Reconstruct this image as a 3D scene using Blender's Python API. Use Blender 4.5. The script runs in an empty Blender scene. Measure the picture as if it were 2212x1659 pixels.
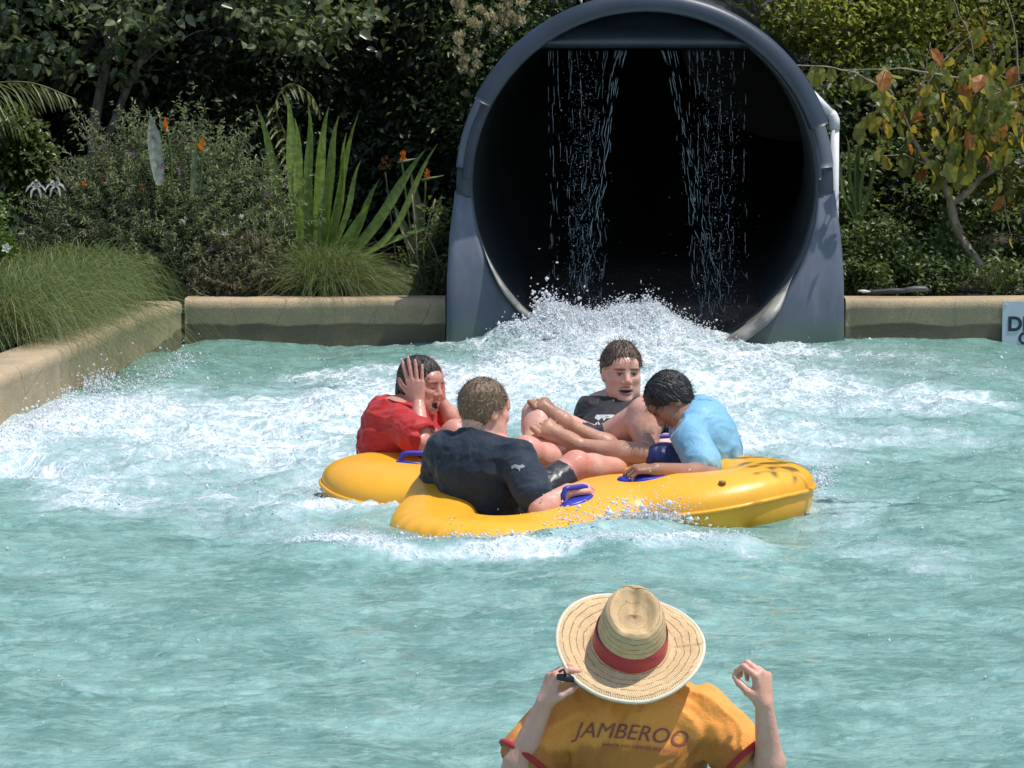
import bpy, math, random
import numpy as np
from mathutils import Vector, Matrix
from mathutils.bvhtree import BVHTree
sc = bpy.context.scene
COL = sc.collection
rng = np.random.default_rng(7)
R = math.radians

# ------------------------------------------------ camera, sky, sun, exposure
F, CU, CV, CH, PITCH = 7500.0, 1106.0, 829.5, 2.04, R(5.97)
cam = bpy.data.objects.new('camera', bpy.data.cameras.new('camera')); COL.objects.link(cam)
cam.data.sensor_width = 36; cam.data.lens = 36*F/2212
cam.data.clip_start = .1; cam.data.clip_end = 400
cam.location = (0, 0, CH); cam.rotation_euler = (R(90)-PITCH, 0, 0)
sc.camera = cam
SUN = Vector((.36, -.10, .92)).normalized()
w = bpy.data.worlds.new('World'); sc.world = w; w.use_nodes = True
nt = w.node_tree; nt.nodes.clear()
sky = nt.nodes.new('ShaderNodeTexSky'); sky.sky_type = 'NISHITA'; sky.sun_disc = False
sky.sun_elevation = math.asin(SUN.z); sky.sun_rotation = math.atan2(SUN.x, SUN.y)
bg = nt.nodes.new('ShaderNodeBackground'); bg.inputs[1].default_value = .14
wo = nt.nodes.new('ShaderNodeOutputWorld')
nt.links.new(sky.outputs[0], bg.inputs[0]); nt.links.new(bg.outputs[0], wo.inputs[0])
sun = bpy.data.objects.new('sun', bpy.data.lights.new('sun', 'SUN')); COL.objects.link(sun)
sun.data.energy = 3.5; sun.data.angle = R(.5); sun.data.color = (1, .96, .9)
sun.location = (0, 10, 12); sun.rotation_euler = SUN.to_track_quat('Z', 'Y').to_euler()
sc.view_settings.view_transform = 'Standard'; sc.view_settings.look = 'None'
sc.view_settings.gamma = 1; sc.view_settings.exposure = 0.26
sc.cycles.max_bounces = 6; sc.cycles.sample_clamp_indirect = 6; sc.cycles.sample_clamp_direct = 12

def at(u, v, y):
    a = (u-CU)/F; b = -(v-CV)/F
    t = y/(math.cos(PITCH)+b*math.sin(PITCH))
    return np.array((a*t, y, CH+(-math.sin(PITCH)+b*math.cos(PITCH))*t))
def on(u, v, z=0.0):
    a = (u-CU)/F; b = -(v-CV)/F
    t = (z-CH)/(-math.sin(PITCH)+b*math.cos(PITCH))
    return np.array((a*t, (math.cos(PITCH)+b*math.sin(PITCH))*t, z))

# ------------------------------------------------ noise
_p = np.random.default_rng(3).permutation(256); _p = np.concatenate([_p, _p, _p])
_g = np.random.default_rng(4).normal(size=(256, 3)); _g /= np.linalg.norm(_g, axis=1)[:, None]
def perlin(x, y, z=0.0):
    x, y, z = np.broadcast_arrays(np.asarray(x, float), np.asarray(y, float), np.asarray(z, float))
    xi, yi, zi = (np.floor(q).astype(int) for q in (x, y, z))
    fx, fy, fz = x-xi, y-yi, z-zi
    u, v, w_ = (q*q*q*(q*(q*6-15)+10) for q in (fx, fy, fz))
    def gr(a, b, c):
        h = _p[_p[_p[(xi+a) & 255]+((yi+b) & 255)]+((zi+c) & 255)]
        g = _g[h]
        return g[..., 0]*(fx-a)+g[..., 1]*(fy-b)+g[..., 2]*(fz-c)
    L = lambda t, a, b: a+t*(b-a)
    return 1.5*L(w_, L(v, L(u, gr(0,0,0), gr(1,0,0)), L(u, gr(0,1,0), gr(1,1,0))),
                 L(v, L(u, gr(0,0,1), gr(1,0,1)), L(u, gr(0,1,1), gr(1,1,1))))
def fbm(x, y, z=0.0, o=4, ga=.5, la=2.03):
    s = 0; a = 1
    for i in range(o):
        s = s+a*perlin(x, y, z+i*7.3); a *= ga; x = x*la; y = y*la; z = z*la
    return s
def sstep(a, b, x):
    t = np.clip((x-a)/(b-a), 0, 1); return t*t*(3-2*t)

# ------------------------------------------------ objects
ORG = {}
def thing(name, label=None, cat=None, loc=(0, 0, 0), group=None, kind=None):
    o = bpy.data.objects.new(name, None); COL.objects.link(o); o.location = loc; o.empty_display_size = .1
    ORG[o.name] = np.array(loc, float)
    return tag(o, label, cat, group, kind)
def tag(o, label=None, cat=None, group=None, kind=None):
    if label: o['label'] = label
    if cat: o['category'] = cat
    if group: o['group'] = group
    if kind: o['kind'] = kind
    return o
def mk(name, V, Fc, mat, parent=None, smooth=True, attr=None, col=None, kind=None, me=None, org=None):
    """V: world coordinates. Links ONE mesh object."""
    V = np.asarray(V, float)
    if parent is not None: org = ORG[parent.name]
    elif org is None: org = np.array((V[:, 0].mean(), V[:, 1].mean(), V[:, 2].min()))
    me = bpy.data.meshes.new(name)
    W = (V-org).astype(np.float32)
    if isinstance(Fc, np.ndarray):
        n, k = Fc.shape
        me.vertices.add(len(W)); me.vertices.foreach_set('co', W.ravel())
        me.loops.add(n*k); me.loops.foreach_set('vertex_index', Fc.astype(np.int32).ravel())
        me.polygons.add(n); me.polygons.foreach_set('loop_start', np.arange(0, n*k, k, dtype=np.int32))
        me.update(calc_edges=True); me.validate()
    else:
        me.from_pydata([tuple(q) for q in W], [], [tuple(int(i) for i in f) for f in Fc]); me.update()
    if smooth: me.polygons.foreach_set('use_smooth', np.ones(len(me.polygons), bool))
    if attr:
        for kx, a in attr.items():
            at_ = me.attributes.new(kx, 'FLOAT', 'POINT'); at_.data.foreach_set('value', np.asarray(a, np.float32))
    if col is not None:
        c4 = np.ones((len(V), 4), np.float32); c4[:, :3] = col
        at_ = me.attributes.new('Col', 'FLOAT_COLOR', 'POINT'); at_.data.foreach_set('color', c4.ravel())
    me.materials.append(mat)
    o = bpy.data.objects.new(name, me); COL.objects.link(o)
    if parent is not None:
        o.parent = parent; ORG[o.name] = org
    else:
        o.location = org; ORG[o.name] = org
    if kind: o['kind'] = kind
    return o

def nrm(v):
    v = np.asarray(v, float); return v/np.linalg.norm(v)
def frame(fwd, up=(0, 0, 1)):
    f = nrm(fwd); r = nrm(np.cross(f, up)); return np.array((r, f, np.cross(r, f)))
def rotv(v, ax, ang):
    return np.array(Matrix.Rotation(ang, 3, Vector(ax)) @ Vector(v))

def tube_vf(P, rad, n=8, cap=True):
    """tube along points; returns verts, quads (tapered)"""
    P = np.asarray(P, float); m = len(P); rad = np.broadcast_to(rad, (m,))
    T = np.gradient(P, axis=0); T /= np.linalg.norm(T, axis=1)[:, None]+1e-9
    ref = np.array((0, 0, 1.)) if abs(T[0, 2]) < .9 else np.array((1., 0, 0))
    V = []
    nv = nrm(np.cross(T[0], ref))
    for i in range(m):
        nv = nv-T[i]*np.dot(nv, T[i]); nv = nrm(nv); b = np.cross(T[i], nv)
        a = np.linspace(0, 2*np.pi, n, endpoint=False)
        V.append(P[i]+rad[i]*(np.cos(a)[:, None]*nv+np.sin(a)[:, None]*b))
    V = np.concatenate(V); Q = []
    for i in range(m-1):
        for j in range(n):
            k = (j+1) % n; Q.append((i*n+j, i*n+k, (i+1)*n+k, (i+1)*n+j))
    if cap: Q.append(tuple(range(n))[::-1]); Q.append(tuple((m-1)*n+j for j in range(n)))
    return V, Q
class MB:
    def __init__(s): s.V = []; s.Q = []; s.n = 0; s.T = []
    def add(s, V, Q, t=0.):
        V = np.asarray(V, float); s.V.append(V); s.Q += [tuple(i+s.n for i in q) for q in Q]; s.n += len(V)
        s.T.append(np.full(len(V), t)); return s
    def tube(s, P, r, n=8, cap=True, t=0.): return s.add(*tube_vf(P, r, n, cap), t=t)
    def box(s, a, b, M=None, c=(0, 0, 0)):
        a = np.array(a, float); b = np.array(b, float)
        V = np.array([(x, y, z) for x in (a[0], b[0]) for y in (a[1], b[1]) for z in (a[2], b[2])])
        if M is not None: V = V@M
        return s.add(V+np.array(c), [(0,1,3,2),(4,6,7,5),(0,4,5,1),(2,3,7,6),(0,2,6,4),(1,5,7,3)])
    def build(s, name, mat, parent=None, smooth=True, **k):
        return mk(name, np.concatenate(s.V), s.Q, mat, parent, smooth, attr={'tint': np.concatenate(s.T)}, **k)
def grid_q(m, n, closed_m=False, closed_n=False):
    i = np.arange(m if closed_m else m-1); j = np.arange(n if closed_n else n-1)
    I, J = np.meshgrid(i, j, indexing='ij'); I2 = (I+1) % m; J2 = (J+1) % n
    return np.stack([I*n+J, I2*n+J, I2*n+J2, I*n+J2], -1).reshape(-1, 4)

# ------------------------------------------------ materials
def node(nt, t, **kw):
    n = nt.nodes.new(t)
    for k, v in kw.items():
        if k.startswith('i_'):
            key = k[2:]; key = int(key) if key.isdigit() else key.replace('_', ' ')
            n.inputs[key].default_value = v
        else: setattr(n, k, v)
    return n
def newmat(name):
    m = bpy.data.materials.new(name); m.use_nodes = True; nt = m.node_tree
    return m, nt, nt.nodes['Principled BSDF']
def rgba(c): return (c[0], c[1], c[2], 1)
def mixc(nt, fac, a, b, mode='MIX'):
    n = nt.nodes.new('ShaderNodeMix'); n.data_type = 'RGBA'; n.blend_type = mode
    for s_, v in ((n.inputs[0], fac), (n.inputs[6], a), (n.inputs[7], b)):
        if hasattr(v, 'links'): nt.links.new(v, s_)
        elif isinstance(v, (int, float)): s_.default_value = v
        else: s_.default_value = rgba(v)
    return n.outputs[2]
def math_(nt, op, a, b=0.0, c=None, clamp=False):
    n = nt.nodes.new('ShaderNodeMath'); n.operation = op; n.use_clamp = clamp
    for i, v in enumerate((a, b, c)):
        if v is None: continue
        if hasattr(v, 'links'): nt.links.new(v, n.inputs[i])
        else: n.inputs[i].default_value = v
    return n.outputs[0]
def mrange(nt, v, a, b, c=0., d=1., smooth=True):
    n = nt.nodes.new('ShaderNodeMapRange'); n.interpolation_type = 'SMOOTHSTEP' if smooth else 'LINEAR'
    for i, q in enumerate((v, a, b, c, d)):
        if hasattr(q, 'links'): nt.links.new(q, n.inputs[i])
        else: n.inputs[i].default_value = q
    return n.outputs[0]
def coords(nt, kind='Object', scale=(1, 1, 1), rot=(0, 0, 0)):
    tc = nt.nodes.new('ShaderNodeTexCoord'); mp = nt.nodes.new('ShaderNodeMapping')
    mp.inputs['Scale'].default_value = scale; mp.inputs['Rotation'].default_value = rot
    nt.links.new(tc.outputs[kind], mp.inputs[0]); return mp.outputs[0]
def noise(nt, vec, scale, detail=4, rough=.55, dist=0.):
    n = nt.nodes.new('ShaderNodeTexNoise'); n.inputs['Scale'].default_value = scale
    n.inputs['Detail'].default_value = detail; n.inputs['Roughness'].default_value = rough
    n.inputs['Distortion'].default_value = dist
    nt.links.new(vec, n.inputs['Vector']); return n.outputs['Fac']
def bump(nt, bs, h, strength=.3, dist=.01):
    b = nt.nodes.new('ShaderNodeBump'); b.inputs['Strength'].default_value = strength
    b.inputs['Distance'].default_value = dist
    nt.links.new(h, b.inputs['Height']); nt.links.new(b.outputs[0], bs.inputs['Normal']); return b
def simple(name, c1, c2=None, scale=8, rough=.5, bstr=.15, bdist=.003, bscale=60, spec=.5, det=5, sc3=(1, 1, 1), metallic=0):
    m, nt, bs = newmat(name); v = coords(nt, scale=sc3)
    c2 = c2 or tuple(q*.75 for q in c1)
    f = mrange(nt, noise(nt, v, scale, det), .35, .65)
    nt.links.new(mixc(nt, f, c1, c2), bs.inputs['Base Color'])
    bs.inputs['Roughness'].default_value = rough; bs.inputs['Specular IOR Level'].default_value = spec
    bs.inputs['Metallic'].default_value = metallic
    if bstr: bump(nt, bs, noise(nt, v, bscale, 3), bstr, bdist)
    return m
def leafmat(name, dark, light, trans=.35, rough=.45, dead=None, hue=None):
    """colour goes by a per-leaf random number 'tint'; light passes through"""
    m, nt, bs = newmat(name)
    a = node(nt, 'ShaderNodeAttribute', attribute_name='tint')
    c = mixc(nt, a.outputs['Fac'], dark, light)
    if dead is not None:
        c = mixc(nt, mrange(nt, a.outputs['Fac'], dead[0], dead[0]+.02), c, dead[1])
    v = coords(nt); c = mixc(nt, mrange(nt, noise(nt, v, 30, 3), .3, .7), c, mixc(nt, .5, c, (.0, .0, .0)))
    nt.links.new(c, bs.inputs['Base Color']); bs.inputs['Roughness'].default_value = rough
    bs.inputs['Specular IOR Level'].default_value = .4
    tr = nt.nodes.new('ShaderNodeBsdfTranslucent'); ms = nt.nodes.new('ShaderNodeMixShader')
    nt.links.new(mixc(nt, .35, c, (light[0]*1.6, light[1]*1.6, light[2]*.6)), tr.inputs[0])
    ms.inputs[0].default_value = trans
    nt.links.new(bs.outputs[0], ms.inputs[1]); nt.links.new(tr.outputs[0], ms.inputs[2])
    nt.links.new(ms.outputs[0], nt.nodes['Material Output'].inputs[0])
    return m

# ------------------------------------------------ signed-distance modelling (one continuous skin)
class SDF:
    def __init__(s, vox): s.vox = vox; s.ops = []; s.paints = []
    def cone(s, a, ra, b, rb, k=.015, sub=False):
        s.ops.append(('c', np.array(a, float), float(ra), np.array(b, float), float(rb), k, sub)); return s
    def ell(s, c, rad, M=None, k=.015, sub=False):
        s.ops.append(('e', np.array(c, float), np.array(rad, float), np.eye(3) if M is None else np.array(M), None, k, sub)); return s
    def plane(s, p, n): s.ops.append(('p', np.array(p, float), nrm(n))); return s
    def fn(s, f): s.ops.append(('f', f)); return s
    def paint(s, c, rad, col, M=None, soft=.3, wgt=1.): s.paints.append((np.array(c, float), np.array(rad, float), np.array(col), np.eye(3) if M is None else M, soft, wgt))
    def bb(s, o):
        if o[0] == 'c':
            return np.minimum(o[1]-o[2], o[3]-o[4]), np.maximum(o[1]+o[2], o[3]+o[4])
        r = np.sqrt(((o[3]*o[2][:, None])**2).sum(0)); return o[1]-r, o[1]+r
    def mesh(s):
        adds = [o for o in s.ops if o[0] in 'ce' and not o[-1]]
        b = [s.bb(o) for o in adds]; vx = s.vox
        lo = np.min([q[0] for q in b], 0)-4*vx; hi = np.max([q[1] for q in b], 0)+4*vx
        N = np.ceil((hi-lo)/vx).astype(int)+1
        ax = [(lo[i]+vx*np.arange(N[i])).astype(np.float32) for i in range(3)]
        f = np.full(N, .15, np.float32)
        for o in s.ops:
            if o[0] == 'p':
                d = (ax[0][:, None, None]-o[1][0])*o[2][0]+(ax[1][None, :, None]-o[1][1])*o[2][1]+(ax[2][None, None, :]-o[1][2])*o[2][2]
                np.maximum(f, d.astype(np.float32), out=f); continue
            if o[0] == 'f':
                I = np.nonzero(np.abs(f) < .035)
                P = np.stack([ax[i][I[i]] for i in range(3)], -1)
                f[I] = o[1](P, f[I]); continue
            k, sub = o[5], o[6]; l, h = s.bb(o); m = k+3*vx
            i0 = np.clip(np.floor((l-m-lo)/vx).astype(int), 0, N); i1 = np.clip(np.ceil((h+m-lo)/vx).astype(int)+1, 0, N)
            if (i1 <= i0).any(): continue
            sl = tuple(slice(a_, b_) for a_, b_ in zip(i0, i1))
            X = ax[0][sl[0]][:, None, None]-np.float32(o[1][0]); Y = ax[1][sl[1]][None, :, None]-np.float32(o[1][1]); Z = ax[2][sl[2]][None, None, :]-np.float32(o[1][2])
            if o[0] == 'c':
                ba = (o[3]-o[1]).astype(np.float32); L = float(ba@ba)+1e-9
                t = np.clip((X*ba[0]+Y*ba[1]+Z*ba[2])/L, 0, 1)
                d = np.sqrt((X-t*ba[0])**2+(Y-t*ba[1])**2+(Z-t*ba[2])**2)-(o[2]+t*(o[4]-o[2]))
            else:
                M = o[3].astype(np.float32); r = o[2].astype(np.float32)
                q = [(X*M[i, 0]+Y*M[i, 1]+Z*M[i, 2]) for i in range(3)]
                k0 = np.sqrt(sum((q[i]/r[i])**2 for i in range(3))); k1 = np.sqrt(sum((q[i]/r[i]**2)**2 for i in range(3)))+1e-6
                d = k0*(k0-1)/k1
            g = f[sl]
            if sub: d = -d; hh = np.maximum(k-np.abs(g-d), 0)/k; f[sl] = np.maximum(g, d)+hh*hh*k*.25
            else: hh = np.maximum(k-np.abs(g-d), 0)/k; f[sl] = np.minimum(g, d)-hh*hh*k*.25
        return surface_net(f, lo, vx)
    def colors(s, V, base):
        c = np.tile(np.array(base, float), (len(V), 1))
        for p, r, cc, M, soft, wg in s.paints:
            q = np.sqrt(((((V-p)@M.T)/r)**2).sum(1)); a = np.clip((1+soft-q)/soft, 0, 1)[:, None]*wg
            c = c*(1-a)+cc*a
        return c
def surface_net(f, lo, vx):
    N = f.shape; ins = f < 0
    c = np.zeros(tuple(n-1 for n in N), np.uint8)
    cor = [(a, b, d) for a in (0, 1) for b in (0, 1) for d in (0, 1)]
    for a, b, d in cor: c += ins[a:N[0]-1+a, b:N[1]-1+b, d:N[2]-1+d]
    I = np.nonzero((c > 0) & (c < 8)); n = len(I[0])
    idx = np.full(c.shape, -1, np.int32); idx[I] = np.arange(n)
    val = {q: f[I[0]+q[0], I[1]+q[1], I[2]+q[2]] for q in cor}
    P = np.zeros((n, 3)); W = np.zeros(n)
    for q in cor:
        for k in range(3):
            if q[k] == 0:
                q2 = list(q); q2[k] = 1; q2 = tuple(q2); a, b = val[q], val[q2]
                m = (a < 0) != (b < 0); t = np.where(m, a/np.where(m, a-b, 1), 0)
                pt = np.zeros((n, 3)); pt += q; pt[:, k] += t
                P[m] += pt[m]; W[m] += 1
    V = lo+vx*(np.stack(I, -1)+P/W[:, None])
    Q = []
    for k in range(3):
        a, b = [j for j in range(3) if j != k]
        s0 = [slice(None)]*3; s1 = [slice(None)]*3; s0[k] = slice(0, N[k]-1); s1[k] = slice(1, N[k])
        x0, x1 = ins[tuple(s0)], ins[tuple(s1)]
        E = np.stack(np.nonzero(x0 != x1), -1)
        ok = (E[:, a] > 0) & (E[:, b] > 0) & (E[:, a] < N[a]-1) & (E[:, b] < N[b]-1); E = E[ok]
        def cell(da, db):
            e = E.copy(); e[:, a] -= da; e[:, b] -= db; return idx[e[:, 0], e[:, 1], e[:, 2]]
        q = np.stack([cell(1, 1), cell(0, 1), cell(0, 0), cell(1, 0)], -1)
        fl = x0[E[:, 0], E[:, 1], E[:, 2]]
        if k == 1: fl = ~fl
        q[~fl] = q[~fl][:, ::-1]; Q.append(q)
    return V, np.concatenate(Q).astype(np.int32)
# ================================================= GROUND, POOL, WALLS
YB = 21.78       # face of the back wall
LW = np.array([(-5.6, 7.2), (-4.3, 9.8), (-3.1, 14.4), (-2.56, 16.97), (-2.33, 19.1), (-2.17, 20.9), (-2.06, 21.6)])   # left wall, water side
def spline(P, n):
    P = np.asarray(P, float); t = np.r_[0, np.cumsum(np.linalg.norm(np.diff(P, axis=0), axis=1))]
    u = np.linspace(0, t[-1], n); T = np.gradient(P, t, axis=0)
    i = np.clip(np.searchsorted(t, u)-1, 0, len(t)-2); h = (t[i+1]-t[i])[:, None]; s = ((u-t[i])[:, None])/h
    return (2*s**3-3*s**2+1)*P[i]+(s**3-2*s**2+s)*h*T[i]+(-2*s**3+3*s**2)*P[i+1]+(s**3-s**2)*h*T[i+1]

def stone_mat():
    m, nt, bs = newmat('rendered wall'); v = coords(nt)
    geo = nt.nodes.new('ShaderNodeNewGeometry'); sx = nt.nodes.new('ShaderNodeSeparateXYZ'); nt.links.new(geo.outputs['Position'], sx.inputs[0])
    base = mixc(nt, mrange(nt, noise(nt, v, 2.2, 6, .6), .35, .7), (.66, .475, .27), (.50, .365, .21))
    base = mixc(nt, mrange(nt, noise(nt, v, 260, 2), .35, .7), base, (.27, .23, .16))
    ed = math_(nt, 'MULTIPLY_ADD', noise(nt, v, 2.6, 3), .10, .085)   # wavy upper edge of the wet, algae-stained band
    ed = math_(nt, 'ADD', ed, mrange(nt, sx.outputs['Y'], 20.6, 21.6, -.10, 0))
    wet = mrange(nt, math_(nt, 'SUBTRACT', sx.outputs['Z'], ed), -.006, .012, 1, 0)
    c = mixc(nt, wet, base, mixc(nt, noise(nt, v, 5, 4), (.17, .13, .07), (.11, .095, .055)))
    dr = noise(nt, coords(nt, scale=(6, 6, .5)), 2, 4)
    c = mixc(nt, mrange(nt, dr, .55, .75, 0, .45), c, (.16, .15, .11))
    vc = nt.nodes.new('ShaderNodeTexVoronoi'); vc.feature = 'DISTANCE_TO_EDGE'; vc.inputs['Scale'].default_value = 1.6; nt.links.new(coords(nt, scale=(1, 1, .6)), vc.inputs[0])
    c = mixc(nt, mrange(nt, math_(nt, 'ADD', vc.outputs[0], math_(nt, 'MULTIPLY', noise(nt, v, 9, 4), .02)), .010, .016, .6, 0), c, (.12, .10, .07))
    c = mixc(nt, mrange(nt, noise(nt, v, 1.1, 6, .7), .5, .7, 0, .4), c, (.30, .26, .18))
    nt.links.new(c, bs.inputs['Base Color'])
    nt.links.new(mrange(nt, wet, 0, 1, .85, .4), bs.inputs['Roughness'])
    bump(nt, bs, math_(nt, 'ADD', noise(nt, v, 150, 4, .7), math_(nt, 'MULTIPLY', noise(nt, v, 12, 4), 1.5)), .8, .008); return m
M_wall = stone_mat()
M_soil = simple('bark mulch', (.07, .05, .035), (.03, .025, .018), 14, .95, .8, .02, 30)
M_deck = simple('pool paving', (.42, .38, .31), (.34, .31, .26), 3, .85, .3, .003, 120)

def wall(name, P, side, label, Ht=.30, thick=.30):
    """rendered wall with a rounded nose along path P; side=+1 puts the body on the left of the path"""
    P = spline(P, 80); T = np.gradient(P, axis=0); T /= np.linalg.norm(T, axis=1)[:, None]
    Nn = np.stack([-T[:, 1], T[:, 0]], 1)*side
    prof = [(0, -.9), (0, -.3), (.004, 0), (.006, Ht-.085), (0, Ht-.07), (-.004, Ht-.045), (0, Ht-.02), (.012, Ht-.004), (.03, Ht+.002), (.1, Ht+.003), (.2, Ht), (thick-.03, Ht), (thick, Ht-.03), (thick, -.2), (thick, -.9)]
    V = []; s = np.r_[0, np.cumsum(np.linalg.norm(np.diff(P, axis=0), axis=1))]
    for a, z in prof:
        wob = .010*perlin(s*1.7, z*3+5, 2)+.006*perlin(s*7, z*9, 4)
        V.append(np.column_stack([P+Nn*(a+wob)[:, None], np.full(len(P), z)+.006*perlin(s*1.2, 9.1, a)*(z > .2)]))
    V = np.concatenate(V); m = len(prof); Q = [tuple(q) for q in grid_q(m, len(P))]
    Q += [tuple(i*len(P) for i in range(m)), tuple(i*len(P)+len(P)-1 for i in range(m))[::-1]]
    if side < 0: Q = [q[::-1] for q in Q]
    return tag(mk(name, V, Q, M_wall), label, 'wall')
wall('pool_wall', LW, 1, 'sandy rendered wall curving along the left of the pool under drooping grass')
wall('pool_wall', [(-2.06, YB), (-.9, YB), (-.42, YB)], 1, 'shaded low wall between the corner and the big tube, pale rounded top')
wall('pool_wall', [(2.1, YB), (3.2, YB), (5.4, YB)], 1, 'low wall right of the big tube carrying the white sign')

# ground beds behind the walls: one sheet, lying below the wall tops, with the pool cut out
def ground():
    xs = np.r_[np.linspace(-60, -7, 12), np.linspace(-6.5, 7, 70), np.linspace(8, 60, 12)]
    ys = np.r_[np.linspace(-20, 5, 8), np.linspace(6, 30, 120), np.linspace(32, 120, 14)]
    X, Y = np.meshgrid(xs, ys, indexing='ij')
    lx = np.interp(Y, LW[:, 1], LW[:, 0])
    inpool = (X > lx-.12) & (X < 5.45) & (Y > 7.2) & (Y < YB+.12)
    Z = .25+.035*fbm(X*1.4, Y*1.4, 3)+.12*sstep(22.3, 24, Y)
    Z = np.where((Y < 7.1), .2, Z)
    Z = np.where(inpool, -1.15, Z)
    V = np.stack([X, Y, Z], -1).reshape(-1, 3)
    tag(mk('ground', V, grid_q(len(xs), len(ys)), M_soil, org=np.zeros(3)), kind='structure')
ground()
near = MB().box((-6.5, -4, -.6), (6.5, 7.2, .26)); tag(near.build('pool_deck', M_deck, smooth=False), kind='structure')
side = MB().box((5.42, 7.2, -1), (6.5, YB-.01, .28)); tag(side.build('pool_side_deck', M_deck, smooth=False), kind='structure')

# ================================================= WATER
def seg(x, y, p, q, s, wgt, sx=1.0):
    p = np.array(p[:2]); q = np.array(q[:2]); d = q-p; L = d@d+1e-9
    t = np.clip(((x-p[0])*d[0]+(y-p[1])*d[1])/L, 0, 1)
    dx = x-p[0]-t*d[0]; dy = (y-p[1]-t*d[1])
    return wgt*np.exp(-(dx*dx/sx**2+dy*dy)/(s*s))
FO = [  # foam lanes on the water: (u,v) ends in the photograph's plane -> points on the water, width m, weight
 ((1180, 745), (1500, 745), .75, 1.0), ((1150, 790), (1600, 790), .8, 1.0), ((1320, 760), (1240, 850), 1.3, 1.0),
 ((1200, 820), (720, 900), .75, .95), ((900, 870), (480, 960), .75, .8), ((720, 830), (1000, 800), .3, .8),
 ((1500, 850), (1500, 960), .8, .85),
 ((-100, 1015), (330, 885), .40, 1.2), ((-100, 975), (220, 870), .22, .6), ((320, 870), (520, 800), .25, .4),
 ((0, 1040), (560, 1100), .5, .5), ((120, 1020), (230, 1080), .3, .7), ((480, 930), (800, 1090), .6, .62), ((300, 1010), (700, 1000), .5, .55),
 ((690, 1105), (850, 1108), .26, .85), ((690, 1180), (1120, 1205), .17, .95), ((1100, 1195), (1600, 1175), .22, .85), ((560, 1130), (760, 1180), .2, .55),
 ((1180, 1090), (1400, 1120), .12, .9),
 ((1600, 870), (1960, 890), .6, .72), ((1600, 960), (2000, 960), .45, .55), ((1500, 800), (1850, 850), .6, .6), ((1850, 850), (2150, 890), .25, .65),
 ((1560, 760), (1810, 775), .3, .5), ((1900, 790), (2200, 820), .4, .42), ((2000, 960), (2220, 1000), .35, .3), ((1760, 1060), (1850, 1120), .25, .55),
 ((1880, 1160), (2060, 1230), .18, .5), ((1560, 1230), (1900, 1250), .15, .32), ((1240, 1250), (1650, 1240), .14, .25), ((0, 1250), (100, 1260), .1, .5),
 ((700, 1330), (1240, 1380), .12, .2), ((120, 1470), (240, 1480), .08, .55), ((520, 1500), (640, 1500), .05, .3), ((-50, 1300), (500, 1290), .1, .1)]
FO = [(on(*a), on(*b), s, w_) for a, b, s, w_ in FO]
def foam(x, y):
    r = np.ones_like(x)
    wx = x+.22*fbm(x*1.3, y*.9, 11, 3); wy = y+.55*fbm(x*1.1, y*.8, 23, 3)
    for a, b, s, w_ in FO: r = r*(1-np.clip(seg(wx, wy, a, b, s, w_), 0, .97))
    f = 1-r
    f = f*(1-.75*seg(x, y, on(450, 800), on(850, 775), .5, 1))
    return f
def wheight(x, y, f=None):
    if f is None: f = foam(x, y)
    far = sstep(13, 16.5, y)
    h = .030*perlin(x*1.1+3, y*.9, 1)*(1+.9*far)+.020*sstep(11, 13.5, y)*perlin(x*2.0, y*1.5+9, 6)
    wx = x+.12*perlin(x*2.1, y*2.1, 5); wy = y+.12*perlin(x*2.1, y*2.1, 9)
    h = h+(.012+.016*far)*(1-2*np.abs(perlin(wx*2.2, wy*2.4, 2)))
    h = h+.0085*(1-2*np.abs(perlin(wx*4.6, wy*7.3, 3)))+.0040*(1-2*np.abs(perlin(wx*11, wy*17, 6)))
    h = h+.05*seg(x, y, on(1190, 1165), on(1450, 1150), .10, 1)
    h = h+f*(.030*fbm(x*3.5, y*2.6, 8, 4)+.018*np.abs(perlin(x*16, y*13, 4))+.010*np.abs(perlin(x*34, y*27, 4)))
    # the surge out of the tube, the heap against the left wall and the raft's bow wave
    h = h+.165*seg(x, y, (.22, 21.50), (.85, 21.45), .34, 1)*(1+.42*fbm(x*3, y*2, 1, 4))+.05*seg(x, y, (.3, 22.4), (1.2, 22.4), .6, 1)+.07*seg(x, y, (.8, 21.4), (.4, 19.2), .8, 1)
    h = h+.035*seg(x, y, on(-60, 1000), on(300, 880), .30, 1)+.03*seg(x, y, on(330, 830), on(420, 800), .2, 1)
    h = h+.04*seg(x, y, on(690, 1200), on(1600, 1195), .13, 1)+.035*seg(x, y, on(690, 1112), on(850, 1118), .20, 1)-.035*seg(x, y, on(700, 1055), on(850, 1075), .22, 1)-.045*seg(x, y, on(850, 1125), on(960, 1150), .16, 1)
    h = h-.04*seg(x, y, on(600, 775), on(720, 760), .35, 1)+.03*seg(x, y, on(440, 740), on(560, 745), .2, 1)
    h = h+.03*seg(x, y, on(2130, 745), on(2212, 735), .2, 1)+.03*seg(x, y, on(1800, 745), on(1840, 745), .12, 1)
    return h
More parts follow.
